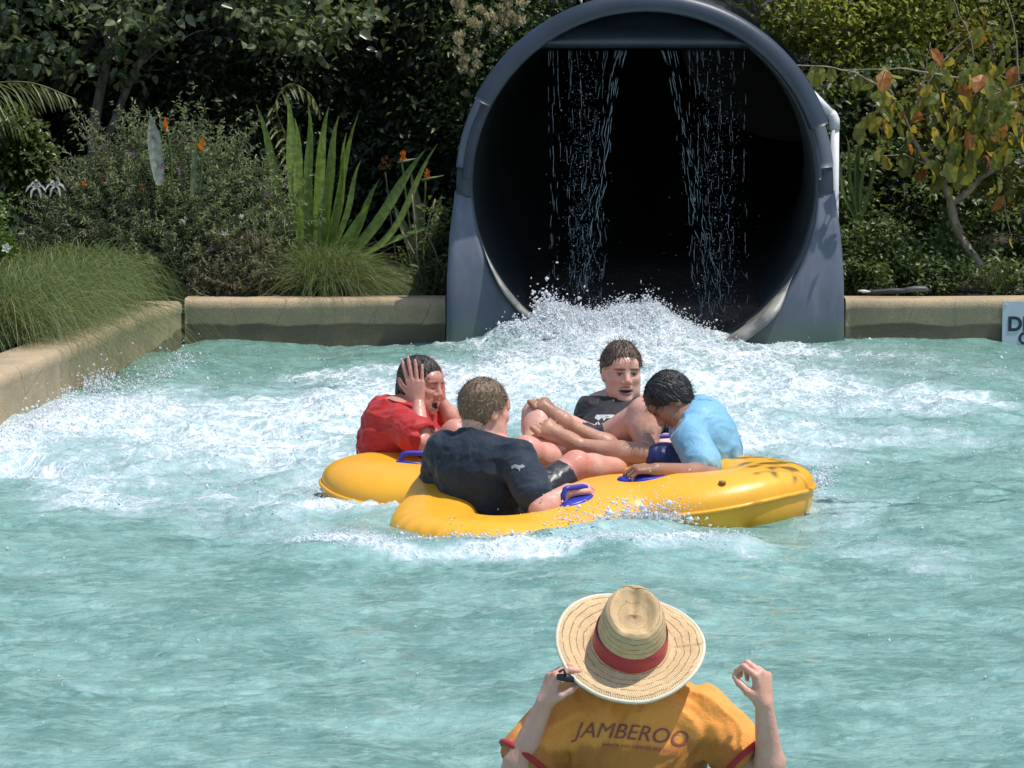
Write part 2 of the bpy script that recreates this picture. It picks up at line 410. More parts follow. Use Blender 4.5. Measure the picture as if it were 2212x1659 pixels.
def water_mat():
    m, nt, bs = newmat('churned pool water')
    fo = node(nt, 'ShaderNodeAttribute', attribute_name='foam').outputs['Fac']
    v = coords(nt); vs = coords(nt, scale=(1, .62, 1))
    wn = nt.nodes.new('ShaderNodeTexNoise'); wn.inputs['Scale'].default_value = 3.2; wn.inputs['Detail'].default_value = 4; nt.links.new(vs, wn.inputs[0])
    va = nt.nodes.new('ShaderNodeVectorMath'); va.operation = 'MULTIPLY_ADD'; va.inputs[1].default_value = (.28, .28, .28)
    nt.links.new(wn.outputs['Color'], va.inputs[0]); nt.links.new(vs, va.inputs[2]); wv = va.outputs[0]
    n1 = noise(nt, wv, 5.5, 9, .68, .4)
    vo = nt.nodes.new('ShaderNodeTexVoronoi'); vo.feature = 'DISTANCE_TO_EDGE'; vo.inputs['Scale'].default_value = 9; nt.links.new(wv, vo.inputs[0])
    vo2 = nt.nodes.new('ShaderNodeTexVoronoi'); vo2.feature = 'DISTANCE_TO_EDGE'; vo2.inputs['Scale'].default_value = 24; nt.links.new(wv, vo2.inputs[0])
    lace = math_(nt, 'MAXIMUM', mrange(nt, vo.outputs[0], .02, .16, 1, 0), mrange(nt, vo2.outputs[0], .02, .2, .75, 0))
    pat = math_(nt, 'ADD', math_(nt, 'MULTIPLY', n1, .60), math_(nt, 'MULTIPLY', lace, .16))
    pat = math_(nt, 'ADD', pat, math_(nt, 'MULTIPLY', noise(nt, coords(nt, scale=(1, .45, 1), rot=(0, 0, .25)), 2.1, 4, .6, .5), .26))
    th = math_(nt, 'MULTIPLY_ADD', fo, -.42, .812)
    fm = mrange(nt, math_(nt, 'SUBTRACT', pat, th), -.02, .25)
    fine = noise(nt, v, 60, 5, .7)
    fm = math_(nt, 'MULTIPLY', fm, mrange(nt, math_(nt, 'ADD', fine, math_(nt, 'MULTIPLY', fo, .45)), .38, .66, .35, 1), clamp=True)
    # water body: aerated pale aqua against clearer green
    big = noise(nt, coords(nt, scale=(1, .75, 1)), 2.6, 7, .66, .5)
    body = mixc(nt, mrange(nt, big, .36, .64), (.255, .445, .40), (.148, .298, .262))
    body = mixc(nt, mrange(nt, noise(nt, coords(nt, scale=(.8, 1.0, 1)), 8, 7, .70, .8), .47, .62, 0, .55), body, (.37, .58, .525))
    veil = mrange(nt, math_(nt, 'ADD', fo, math_(nt, 'MULTIPLY', math_(nt, 'SUBTRACT', n1, .5), 1.3)), .12, .95, 0, .80)
    body = mixc(nt, veil, body, (.52, .67, .69))
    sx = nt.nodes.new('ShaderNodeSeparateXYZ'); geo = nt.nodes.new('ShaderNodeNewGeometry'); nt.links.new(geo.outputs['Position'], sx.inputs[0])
    body = mixc(nt, mrange(nt, sx.outputs['Y'], 17.5, 21.5, 0, .55), body, (.10, .20, .15))  # dark green reflection of the trees painted in towards the back wall
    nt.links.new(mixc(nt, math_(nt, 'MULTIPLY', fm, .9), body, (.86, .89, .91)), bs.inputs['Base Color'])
    nt.links.new(mrange(nt, fm, 0, .7, .07, .6), bs.inputs['Roughness'])
    bs.inputs['IOR'].default_value = 1.33
    rip = math_(nt, 'ADD', noise(nt, coords(nt, scale=(1, 1.3, 1)), 24, 6, .66, .8), math_(nt, 'MULTIPLY', noise(nt, coords(nt, scale=(1, 1.5, 1)), 9, 3, .5, .8), 1.3))
    hh = math_(nt, 'ADD', rip, math_(nt, 'MULTIPLY', math_(nt, 'MULTIPLY', fine, fm), .9))
    bump(nt, bs, hh, .8, .020); return m
M_water = water_mat()
def water():
    xs = np.r_[np.linspace(-6, -3.0, 40), np.arange(-2.97, 3.6, .0135), np.linspace(3.62, 5.46, 40)]
    ys = np.r_[np.linspace(7.15, 9.0, 50), np.arange(9.02, 21.8, .0185), np.linspace(21.82, 24.5, 90)]
    X, Y = np.meshgrid(xs, ys, indexing='ij'); f = foam(X, Y)
    Z = wheight(X, Y, f)
    Z = Z-.28*sstep(.70, .52, np.hypot(X-.215, (Y-14.62)/.92))       # the raft keeps the water out
    keep = (X > np.interp(Y, LW[:, 1], LW[:, 0])-.12) & ((Y < YB+.1) | (np.abs(X-.83) < 1.06))
    V = np.stack([X, Y, Z], -1).reshape(-1, 3); Q = grid_q(len(xs), len(ys)); Q = Q[keep.reshape(-1)[Q].all(1)]
    used = np.zeros(len(V), bool); used[Q.ravel()] = True; mp = np.cumsum(used)-1
    tag(mk('pool_water', V[used], mp[Q], M_water, attr={'foam': f.reshape(-1)[used]}, org=np.zeros(3)), kind='structure')
water()

# ---- flung water, plus white flecks standing for sun glints: small faceted drops and lumps of froth
def drops(name, P, r, mat, label=None, stretch=None):
    P = np.asarray(P); n = len(P)
    o = np.array([(1,0,0),(-1,0,0),(0,1,0),(0,-1,0),(0,0,1),(0,0,-1)], float)
    fq = np.array([(0,2,4),(2,1,4),(1,3,4),(3,0,4),(2,0,5),(1,2,5),(3,1,5),(0,3,5)])
    s = r[:, None, None]*(1+.45*rng.normal(size=(n, 6, 1)))
    V = P[:, None, :]+o[None]*s
    if stretch is not None: V += (o@np.array([0, 0, 1.]))[None, :, None]*stretch[:, None, :]
    Fq = fq[None]+6*np.arange(n)[:, None, None]
    return mk(name, V.reshape(-1, 3), Fq.reshape(-1, 3), mat, kind='stuff', smooth=True)
mD, ntd, bsd = newmat('white spray'); bsd.inputs['Base Color'].default_value = (.86, .89, .92, 1); bsd.inputs['Roughness'].default_value = .6; bsd.inputs['Specular IOR Level'].default_value = .2
tr_ = ntd.nodes.new('ShaderNodeBsdfTranslucent'); tr_.inputs[0].default_value = (.9, .93, .95, 1); ms_ = ntd.nodes.new('ShaderNodeMixShader'); ms_.inputs[0].default_value = .45
ntd.links.new(bsd.outputs[0], ms_.inputs[1]); ntd.links.new(tr_.outputs[0], ms_.inputs[2]); ntd.links.new(ms_.outputs[0], ntd.nodes['Material Output'].inputs[0])
def cloud(n, a, b, s, h0, hs, rs, xr=.5):
    """n drops scattered along a..b (world xy), s spread, heights above the water falling off exponentially"""
    a = np.asarray(a)[:2]; b = np.asarray(b)[:2]; t = rng.random(n)
    P = a+(b-a)*t[:, None]+rng.normal(size=(n, 2))*s
    z = wheight(P[:, 0], P[:, 1])+h0+rng.exponential(hs, n)*(.4+.9*np.abs(perlin(P[:, 0]*3, P[:, 1]*3, 2)))
    r = rs*rng.lognormal(0, .45, n)
    return np.column_stack([P, z]), r
S = [cloud(19000, (.16, 21.40), (1.02, 21.36), (.15, .20), -.006, .022, .0034),
     cloud(1700, (.25, 21.45), (1.20, 21.45), (.12, .12), .01, .050, .0028),
     cloud(500, (.05, 21.3), (.35, 21.5), (.1, .15), .0, .06, .006),
     cloud(9000, (-.1, 20.6), (1.4, 20.8), (.3, .6), -.003, .009, .0030)]
P_ = np.concatenate([q[0] for q in S]); r_ = np.concatenate([q[1] for q in S])
ok = ((P_[:, 0]-.83)**2+(P_[:, 2]-1.02)**2 < 1.04**2) | (P_[:, 1] < 21.42)
drops('tube_splash', P_[ok], r_[ok], mD)
S = [cloud(4200, on(-80, 1005), on(330, 885), (.12, .22), -.004, .012, .0027), cloud(1500, on(60, 950), on(420, 800), (.06, .12), .0, .05, .0034),
     cloud(700, on(180, 860), on(230, 840), (.05, .1), 0, .06, .0045)]
drops('wall_splash', np.concatenate([q[0] for q in S]), np.concatenate([q[1] for q in S]), mD)
S = [cloud(5200, on(690, 1185), on(1600, 1185), (.05, .12), -.004, .012, .0027), cloud(900, on(1160, 1140), on(1420, 1130), (.05, .05), .02, .04, .0030),
     cloud(1000, on(690, 1080), on(860, 1095), (.05, .06), 0, .02, .0028), cloud(500, on(1740, 1080), on(1790, 1040), (.03, .1), 0, .035, .0034)]
GL, ntg, bsg = newmat('clear wash'); bsg.inputs['Base Color'].default_value = (.95, .97, .97, 1); bsg.inputs['Roughness'].default_value = .05; bsg.inputs['IOR'].default_value = 1.33; bsg.inputs['Transmission Weight'].default_value = .85
n_ = 3400; uu = rng.uniform(960, 1460, n_); vv = 1128+26*np.sin((uu-880)/580*np.pi)+rng.normal(size=n_)*9-.5*np.maximum(0, (uu-1200))*.12
P_ = np.array([at(a_, b_, c_) for a_, b_, c_ in zip(uu, vv, 13.78+rng.normal(size=n_)*.05+np.abs(uu-1080)/1900)])
drops('wash_over_raft', P_, .0042*rng.lognormal(0, .4, n_), GL)
S.append(cloud(1800, on(1190, 1150), on(1470, 1145), (.06, .05), .01, .045, .0032))
drops('raft_splash', np.concatenate([q[0] for q in S]), np.concatenate([q[1] for q in S]), mD)
n = 7000; px = rng.uniform(-2.6, 3.2, n); py = rng.uniform(9.3, 21.5, n); k = rng.random(n) < np.clip(foam(px, py)*1.4+.1, 0, 1)
k &= px > np.interp(py, LW[:, 1], LW[:, 0])+.03
px, py = px[k], py[k]; drops('foam_drops_and_glints', np.column_stack([px, py, wheight(px, py)+.004+rng.exponential(.006, len(px))]), .0026*(1+.4*(py > 14))*rng.lognormal(0, .4, len(px)), mD)  # white drops strewn both as foam and as stand-ins for sun glints

# ================================================= THE BIG TUBE
TX, TZ, TR = .83, 1.02, 1.08
M_navy = simple('navy fibreglass', (.032, .046, .066), (.022, .033, .050), 3, .42, .12, .004, 40, det=7)
M_navyhood = simple('dark navy fibreglass', (.030, .042, .062), (.022, .032, .05), 4, .38, .1, .004, 40)
M_inner = simple('black navy gelcoat', (.085, .10, .105), (.06, .075, .08), 5, .35, .1, .004, 60, spec=.3)
def flange_mat():
    m, nt, bs = newmat('weathered blue flange'); v = coords(nt)
    c = mixc(nt, mrange(nt, noise(nt, v, 2.5, 6, .6), .3, .7), (.118, .134, .168), (.078, .095, .124))
    c = mixc(nt, mrange(nt, noise(nt, coords(nt, scale=(8, 8, .8)), 2, 5), .5, .8, 0, .5), c, (.20, .215, .25))
    geo = nt.nodes.new('ShaderNodeNewGeometry'); sx = nt.nodes.new('ShaderNodeSeparateXYZ'); nt.links.new(geo.outputs['Position'], sx.inputs[0])
    wet = mrange(nt, math_(nt, 'ADD', sx.outputs['Z'], math_(nt, 'MULTIPLY', noise(nt, v, 4, 3), .12)), .16, .30, 1, 0)
    c = mixc(nt, wet, c, (.085, .12, .105))
    nt.links.new(c, bs.inputs['Base Color']); nt.links.new(mrange(nt, wet, 0, 1, .5, .3), bs.inputs['Roughness'])
    bump(nt, bs, noise(nt, v, 90, 3), .12, .003); return m
M_flange = flange_mat()
M_lip = simple('scuffed pale gelcoat', (.33, .31, .27), (.13, .13, .125), 9, .5, .3, .004, 60, sc3=(1, 1, 1))
tube = thing('water_slide_tube', 'huge dark blue slide tube mouth with water curtain behind the raft', 'slide tube', (TX, 21.6, 0))
def arc(a0, a1, n=72): return np.radians(np.linspace(a0, a1, n))
def ring(name, mat, a0, a1, prof, closed=True, n=90, wob=0, taper=False):
    """sweep a profile [(radius, y)] round the tube axis between two angles (0 = right, 90 = top)"""
    a = arc(a0, a1, n); V = []
    k_ = sstep(0, .30, np.linspace(0, 1, n)) if taper else np.ones(n)
    for r, y in prof:
        r = TR-.003+(r-TR+.003)*k_; V.append(np.column_stack([TX+r*np.cos(a), 21.60+(y-21.60)*k_, TZ+r*np.sin(a)]))
    V = np.concatenate(V); m = len(prof); Q = [tuple(q) for q in grid_q(m, n, closed_m=closed)]
    if closed: Q += [tuple(i*n for i in range(m)), tuple(i*n+n-1 for i in range(m))[::-1]]
    return mk(name, V, Q, mat, tube)
# barrel, bending up and away into the dark
ys = np.linspace(21.74, 31, 40); a = np.radians(np.linspace(0, 360, 73)[:-1]); V = []
for rr in (TR, TR+.05):
    for y in (ys if rr == TR else ys[::-1]):
        t = (y-21.74); V.append(np.column_stack([TX+.02*t*t+rr*np.cos(a), np.full(72, y), TZ+.012*t*t+rr*np.sin(a)]))
V = np.concatenate(V); Q = grid_q(80, 72, closed_m=True, closed_n=True); mk('barrel', V, Q, M_inner, tube)
t = 31-21.74; mk('far_end_cap', np.column_stack([TX+.02*t*t+(TR+.02)*np.cos(a), np.full(72, 31.0), TZ+.012*t*t+(TR+.02)*np.sin(a)]), [tuple(range(72))], M_inner, tube)  # unseen flat disc added to keep daylight out of the far end
ring('upper_flange', M_flange, 5.5, 174.5, [(TR+.005, 21.68), (TR+.02, 21.655), (1.175, 21.70), (1.185, 21.72), (1.185, 21.78), (TR+.005, 21.78)])
ring('joint_band', M_navyhood, -4, 5.45, [(TR+.006, 21.69), (1.178, 21.705), (1.178, 21.78), (TR+.006, 21.78)], n=8)
ring('joint_band', M_navyhood, 174.55, 184, [(TR+.006, 21.69), (1.178, 21.705), (1.178, 21.78), (TR+.006, 21.78)], n=8)
ring('hood', M_navy, 19, 153, [(TR-.005, 21.50), (TR+.01, 21.475), (1.17, 21.50), (1.195, 21.53), (1.195, 21.64), (TR-.005, 21.64)], n=120)
ring('inner_rim', M_navyhood, 153, 178, [(TR-.004, 21.63), (1.135, 21.64), (1.14, 21.655), (TR-.004, 21.655)], n=30)
ring('inner_rim', M_navyhood, 2, 19, [(TR-.004, 21.63), (1.10, 21.64), (1.10, 21.655), (TR-.004, 21.655)], n=20)
def panel(name, s):
    a = np.radians(np.linspace(0, -80, 60)); zi = TZ+TR*np.sin(a)-.035; xi = TR*np.cos(a)
    xi = np.r_[xi, xi[-1]]; zi = np.r_[zi, -.6]; n = len(xi); m = 14
    hgt = np.clip((zi)/1.0, -.5, 1)
    V = []; kk = np.linspace(0, 1, m)
    xo = np.interp(zi, [-1, 0, .45, .72, 1.0], [1.245, 1.240, 1.235, 1.22, 1.185])
    for j in kk:
        lean = 21.50+.03*hgt+.19*np.clip(hgt, 0, 1)**2.2
        V.append(np.column_stack([TX+s*(xi*(1-j)+xo*j), lean+.02*np.maximum(0, j-.85)/.15+.008*(j < .05), zi]))
    for j in (1, 0):
        V.append(np.column_stack([TX+s*(xi*(1-j)+xo*j), np.full(n, 21.84), zi]))
    V = np.concatenate(V); Q = [tuple(q) for q in grid_q(m+2, n, closed_m=True)]
    Q += [tuple(i*n for i in range(m+2)), tuple(i*n+n-1 for i in range(m+2))[::-1]]
    if s < 0: Q = [q[::-1] for q in Q]
    mk(name, V, Q, M_flange, tube)
panel('side_panel', 1); panel('side_panel', -1)
ring('worn_lip', M_lip, -30, -86, [(TR-.006, 21.74), (TR-.012, 21.40), (TR+.035, 21.36), (TR+.05, 21.37), (TR+.05, 21.45), (TR+.004, 21.74)], n=60, taper=True)
ring('worn_lip', M_lip, -162, -94, [(TR-.006, 21.74), (TR-.012, 21.43), (TR+.01, 21.405), (TR+.02, 21.41), (TR+.02, 21.47), (TR+.004, 21.74)], n=60, taper=True)
# plate closing the top of the mouth; its lower edge sheds the curtain
zc = .846; xs = np.linspace(-1, 1, 50)*math.sqrt(TR**2-zc**2)*.999
V = []; prof = [(0, 22.02), (.012, 21.86), (.03, 21.82), (.06, 21.81), (.12, 21.86), (.16, 21.93)]
top = np.sqrt(np.maximum((TR-.002)**2-xs**2, 0))
for dz, y in prof: V.append(np.column_stack([TX+xs, np.full(50, y), TZ+np.minimum(zc+dz, top)]))
V.append(np.column_stack([TX+xs, np.full(50, 21.95), TZ+top])); V.append(np.column_stack([TX+xs, np.full(50, 22.03), TZ+top]))
mk('spill_plate', np.concatenate(V), grid_q(8, 50, closed_m=True), M_navyhood, tube)
# curtain of falling water
mC, ntc, bsc = newmat('falling water'); bsc.inputs['Base Color'].default_value = (.32, .40, .44, 1); bsc.inputs['Roughness'].default_value = .1; bsc.inputs['IOR'].default_value = 1.33
bsc.inputs['Transmission Weight'].default_value = .25
cur = MB()
def stream(u0, u1, v0=108, v1=690, r=.006, w_=.02, y0=21.9, brk=.25, curve=.85):
    n = 90; tt = np.linspace(0, 1, n); z0 = at(u0, v0, y0)[2]; z1 = at(u1, v1, y0)[2]
    x0 = at(u0, v0, y0)[0]; x1 = at(u1, v1, y0)[0]; sd = rng.random()*50
    x = x0+(x1-x0)*tt**curve+w_*np.array(fbm(tt*4, sd, 2, 4, .5))*tt; z = z0+(z1-z0)*tt
    y = y0+.03*perlin(tt*6, sd, 7); rad = r*(.5+.9*np.abs(perlin(tt*30, sd, 5)))
    i = 0
    while i < n-3:
        L = int(rng.integers(3, 8)); j = min(n, i+L)
        if j-i >= 3:
            rr = rad[i:j].copy(); rr[0] *= .2; rr[-1] *= .2
            cur.tube(np.column_stack([x, y, z])[i:j]+rng.normal(size=3)*np.array((.006, .01, 0)), rr, 4, False)
        i = j+(int(rng.integers(1, 9)) if rng.random() < brk+.4*tt[min(i, n-1)] else -1)
for k in range(10): stream(1345+rng.normal()*10, 1262+rng.normal()*15, r=.0022, w_=.10, brk=.9)
for k in range(10): stream(1445+rng.normal()*10, 1535+rng.normal()*17, r=.0022, w_=.10, brk=.9)
for u in (1185, 1190, 1196, 1204, 1228, 1232, 1252, 1300): stream(u, u+6+rng.normal()*5, r=.0019, w_=.03, brk=.55, v1=640)
for u in (1490, 1510, 1530, 1552, 1578, 1583, 1606): stream(u, u+rng.normal()*4, r=.0019, w_=.025, brk=.55, v1=660)
for k in range(9): stream(rng.uniform(1180, 1340), rng.uniform(1190, 1290), r=.0012, w_=.06, brk=.8)
for k in range(9): stream(rng.uniform(1450, 1610), rng.uniform(1510, 1600), r=.0012, w_=.06, brk=.8)
cu = cur.build('water_curtain', mC); cu['kind'] = 'stuff'
n = 3600; uu = np.r_[rng.normal(1262, 24, n//2), rng.normal(1545, 30, n-n//2)]; vv = 108+590*rng.random(n)**.7
P_ = np.array([at(a_, b_, 21.9+rng.normal()*.03) for a_, b_ in zip(uu, vv)])
drops('curtain_drops', P_, .0021*rng.lognormal(0, .4, n), mC)

# pipe beside the tube
M_pvc = simple('white pvc', (.78, .78, .80), (.68, .68, .70), 6, .35, .05)
pipe = thing('drain_pipe', 'white plastic pipe bending down behind the right rim of the tube', 'pipe', at(1803, 420, 22.1))
pa, pb, pc = at(1735, 185, 22.1), at(1800, 252, 22.1), at(1803, 270, 22.1)
MB().tube([pa, pa+(pb-pa)*.5, pb-(pb-pa)*.06], .030, 16).build('pipe_run', M_pvc, pipe)
MB().tube([pb-(pb-pa)*.10, pb-(pb-pa)*.03, pb+np.array((.006, 0, -.018)), pc+np.array((0, 0, -.03))], .035, 16).build('elbow', M_pvc, pipe)
MB().tube([pc, np.array((pc[0]+.002, 22.1, .9)), np.array((pc[0]+.004, 22.1, .3))], .029, 16).build('pipe_run', M_pvc, pipe)

# sign on the right wall
M_sign = simple('white sign board', (.50, .56, .60), (.44, .50, .54), 5, .5, .05)
M_ink = simple('dark sign lettering', (.015, .03, .045), None, 5, .5, 0)
s0 = at(2166, 651, YB-.03); s1 = at(2330, 735, YB-.03)
sg = thing('wall_sign', 'white sign with bold dark capitals fixed to the right wall', 'sign', (s0[0], YB-.03, s1[2]))
MB().box((s0[0], YB-.032, s1[2]-.03), (s1[0], YB-.016, s0[2])).build('board', M_sign, sg, smooth=False)
MB().tube([(s0[0]+.02, YB-.036, s0[2]-.02), (s0[0]+.02, YB-.030, s0[2]-.02)], .006, 10).build('screw', M_sign, sg)
def text_mesh(name, s, size, mat, parent, M, org, shear=0, bold=.0, ext=.0015, sx=1.0):
    cu = bpy.data.curves.new(name, 'FONT'); cu.body = s; cu.size = size; cu.extrude = ext; cu.offset = bold; cu.shear = shear
    to = bpy.data.objects.new(name, cu); COL.objects.link(to)
    me = bpy.data.meshes.new_from_object(to.evaluated_get(bpy.context.evaluated_depsgraph_get())); bpy.data.objects.remove(to)
    V = np.array([v.co[:] for v in me.vertices]); V[:, 0] *= sx; Fc = [tuple(p.vertices) for p in me.polygons]; bpy.data.meshes.remove(me)
    return V@np.array(M)+np.array(org), Fc
MX = np.array(((1, 0, 0), (0, 0, 1), (0, -1, 0)), float)
V, Fc = text_mesh('lettering', 'DE', .125, M_ink, sg, MX, at(2176, 714, YB-.034), bold=.004); mk('lettering', V, Fc, M_ink, sg, smooth=False)
V, Fc = text_mesh('lettering', 'C', .105, M_ink, sg, MX, at(2199, 743, YB-.034), bold=.003); mk('lettering', V, Fc, M_ink, sg, smooth=False)
# black strap with a pale tag lying on the right wall
M_blk = simple('black webbing', (.02, .02, .022), (.035, .035, .04), 20, .6, .3)
st = thing('hose_strap', 'black strap with grey sleeve and white tag lying on the right wall', 'strap', at(1930, 630, 21.95))
q = lambda u, v, y=21.95: at(u, v, y)
MB().tube([q(1862, 631), q(1890, 631), q(1930, 628), q(1960, 628)], [.010, .016, .018, .014], 8).build('webbing', M_blk, st)
MB().tube([q(1950, 627), q(1975, 624), q(2000, 624), q(2006, 627)], [.012, .019, .017, .006], 8).build('sleeve', simple('grey rubber', (.12, .12, .13)), st)
MB().tube([q(1853, 628, 21.92), q(1866, 629, 21.92), q(1880, 630, 21.92)], [.004, .010, .004], 8).build('tag', simple('white tag', (.7, .7, .7)), st)
# ================================================= PLANTS
def unit(n): q = rng.normal(size=(n, 3)); return q/np.linalg.norm(q, axis=1)[:, None]
def leaves_vf(P, D, Nn, L, W, tint, bend=.18, shape=.45):
    """folded leaves: base, two edge points, tip (2 faces); P base, D direction, Nn normal"""
    Nn = Nn-D*(D*Nn).sum(1)[:, None]; Nn /= np.linalg.norm(Nn, axis=1)[:, None]+1e-9
    S_ = np.cross(D, Nn); L = np.broadcast_to(L, (len(P),))[:, None]; W = np.broadcast_to(W, (len(P),))[:, None]
    m = P+D*L*shape; V = np.stack([P, m-S_*W/2+Nn*W*.18, P+D*L-Nn*L*bend, m+S_*W/2+Nn*W*.18], 1)
    b = 4*np.arange(len(P))[:, None]
    T = np.concatenate([b+np.array((0, 1, 2)), b+np.array((0, 2, 3))])
    return V.reshape(-1, 3), T, np.repeat(tint, 4)
def leaf6(P, D, Nn, L, W, tint, bend=.22):
    """broader leaf with five outline points (4 faces)"""
    Nn = Nn-D*(D*Nn).sum(1)[:, None]; Nn /= np.linalg.norm(Nn, axis=1)[:, None]+1e-9
    S_ = np.cross(D, Nn); L = np.broadcast_to(L, (len(P),))[:, None]; W = np.broadcast_to(W, (len(P),))[:, None]
    a = P+D*L*.22; c = P+D*L*.62-Nn*L*bend*.35
    V = np.stack([P, a-S_*W*.46+Nn*W*.12, c-S_*W*.40+Nn*W*.10, P+D*L-Nn*L*bend, c+S_*W*.40+Nn*W*.10, a+S_*W*.46+Nn*W*.12], 1)
    b = 6*np.arange(len(P))[:, None]
    T = np.concatenate([b+np.array(t) for t in ((0, 1, 2), (0, 2, 3), (0, 3, 4), (0, 4, 5))])
    return V.reshape(-1, 3), T, np.repeat(tint, 6)
def scatter_leaves(P, L, W, droop=.4, big=False, lay=.8, bend=.2):
    n = len(P); D = unit(n); D[:, 2] = D[:, 2]*.6-droop; D /= np.linalg.norm(D, axis=1)[:, None]
    N_ = unit(n)*(1-lay*.5)+np.array((.1, -.25, 1))*lay; N_ /= np.linalg.norm(N_, axis=1)[:, None]
    Ls = L*rng.uniform(.6, 1.25, n); return (leaf6 if big else leaves_vf)(P, D, N_, Ls, W*Ls/L, rng.random(n), bend)
def crown_pts(c, r, n, clumps, cs=.22, shell=.55):
    """leaf positions gathered in clumps through an ellipsoid, ragged outline"""
    c = np.array(c, float); r = np.array(r, float)
    K_ = unit(clumps)*(shell+(1-shell)*rng.random(clumps)[:, None]**.7)*1.0
    K_ *= (.78+.32*rng.random(clumps))[:, None]
    k = rng.integers(0, clumps, n); sc_ = cs*(.5+rng.random(clumps)*.9)
    return c+(K_[k])*r+rng.normal(size=(n, 3))*sc_[k][:, None]*np.array((1, 1, .62))
def crown(parent, blobs, L, W, mat, droop=.4, big=False, name='crown', lay=.8, cs=.2, zmin=None, ymin=None):
    P = np.concatenate([crown_pts(c, r, n, k, cs) for c, r, n, k in blobs])
    if zmin is not None: P = P[P[:, 2] > zmin+.15*perlin(P[:, 0]*2, P[:, 1]*2, 4)]
    if ymin is not None: P = P[P[:, 1] > ymin]
    P = P[(P[:, 1] > 22.3) & ~((np.hypot(P[:, 0]-TX-.02*(P[:, 1]-21.74)**2, P[:, 2]-TZ-.012*(P[:, 1]-21.74)**2) < 1.2) & (P[:, 1] < 31))]
    V, T, t = scatter_leaves(P, L, W, droop, big, lay); return mk(name, V, T, mat, parent, attr={'tint': t}, smooth=False)
def bark(name, c1, c2): return simple(name, c1, c2, 9, .85, .7, .008, 50, sc3=(3, 3, .7))
M_barkg = bark('grey bark', (.19, .16, .13), (.09, .075, .06)); M_barkd = bark('dark bark', (.07, .055, .045), (.03, .025, .02)); M_barkt = bark('smooth tan bark', (.33, .26, .19), (.20, .155, .115))
def branch(mb, pts, r0, r1, n=8, wob=.02):
    P = spline(pts, 14) if len(pts) > 2 else np.linspace(pts[0], pts[1], 8)
    P = P+np.column_stack([wob*perlin(np.arange(len(P))*.6, r0*99, i*3.1+P[0, 0]*7) for i in range(3)]); mb.tube(P, np.linspace(r0, r1, len(P)), n)

def spline3(P, n): return spline(P, n)
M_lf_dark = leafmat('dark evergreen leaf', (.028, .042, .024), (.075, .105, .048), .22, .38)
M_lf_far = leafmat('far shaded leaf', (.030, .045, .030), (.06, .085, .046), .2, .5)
M_lf_mid = leafmat('mid green leaf', (.06, .10, .03), (.18, .24, .08), .35, .40)
M_lf_pale = leafmat('pale glossy leaf', (.07, .10, .040), (.24, .28, .14), .3, .30)
M_lf_lime = leafmat('yellow green leaf', (.17, .20, .035), (.46, .48, .11), .45, .42)
M_lf_aut = leafmat('green and yellow leaf', (.075, .105, .02), (.22, .20, .03), .42, .45, dead=(.94, (.34, .18, .03)))
M_lf_grey = leafmat('grey green fine leaf', (.17, .21, .105), (.40, .46, .26), .3, .55, dead=(.965, (.26, .20, .11)))
M_lf_grass = leafmat('rush blade', (.08, .13, .038), (.24, .30, .10), .3, .5, dead=(.9, (.36, .29, .15)))
M_lf_strap = leafmat('strap leaf', (.14, .23, .04), (.38, .48, .10), .35, .34)

# far-off wood closing the view, one mass
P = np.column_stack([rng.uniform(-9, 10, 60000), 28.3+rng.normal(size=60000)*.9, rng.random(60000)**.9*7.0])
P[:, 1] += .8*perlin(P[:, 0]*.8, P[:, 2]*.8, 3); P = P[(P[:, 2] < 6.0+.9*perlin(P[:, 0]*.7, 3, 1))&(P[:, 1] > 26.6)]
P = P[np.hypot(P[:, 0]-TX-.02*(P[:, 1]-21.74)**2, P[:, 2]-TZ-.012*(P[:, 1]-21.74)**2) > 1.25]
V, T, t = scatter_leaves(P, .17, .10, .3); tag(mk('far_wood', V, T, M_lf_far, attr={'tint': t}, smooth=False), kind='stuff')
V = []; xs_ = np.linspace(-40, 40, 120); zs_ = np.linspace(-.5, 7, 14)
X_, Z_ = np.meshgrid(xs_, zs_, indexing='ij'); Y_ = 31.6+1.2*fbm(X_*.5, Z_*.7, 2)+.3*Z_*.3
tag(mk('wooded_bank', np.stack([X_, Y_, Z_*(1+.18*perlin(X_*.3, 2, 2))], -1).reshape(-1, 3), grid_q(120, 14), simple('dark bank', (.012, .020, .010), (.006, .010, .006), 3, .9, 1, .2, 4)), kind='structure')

# pale building glimpsed through the trees on the left
bd = thing('garden_building', 'pale grey building glimpsed through dark leaves at the upper left', 'building', (-3.9, 27.0, .3))
M_bw = simple('pale grey cladding', (.33, .35, .40), (.28, .30, .35), 3, .7, .1)
MB().box((-5.6, 27.3, .3), (-1.75, 27.5, 2.5)).build('wall', M_bw, bd, smooth=False)
rf = MB(); rf.box((-5.8, 27.0, 2.52), (-1.6, 27.8, 2.62)).build('roof', simple('dark roof', (.06, .065, .07)), bd, smooth=False)
MB().box((-4.5, 27.26, .9), (-3.9, 27.295, 1.9)).build('window', simple('dark glazing', (.02, .025, .03), None, 4, .1, 0), bd, smooth=False)

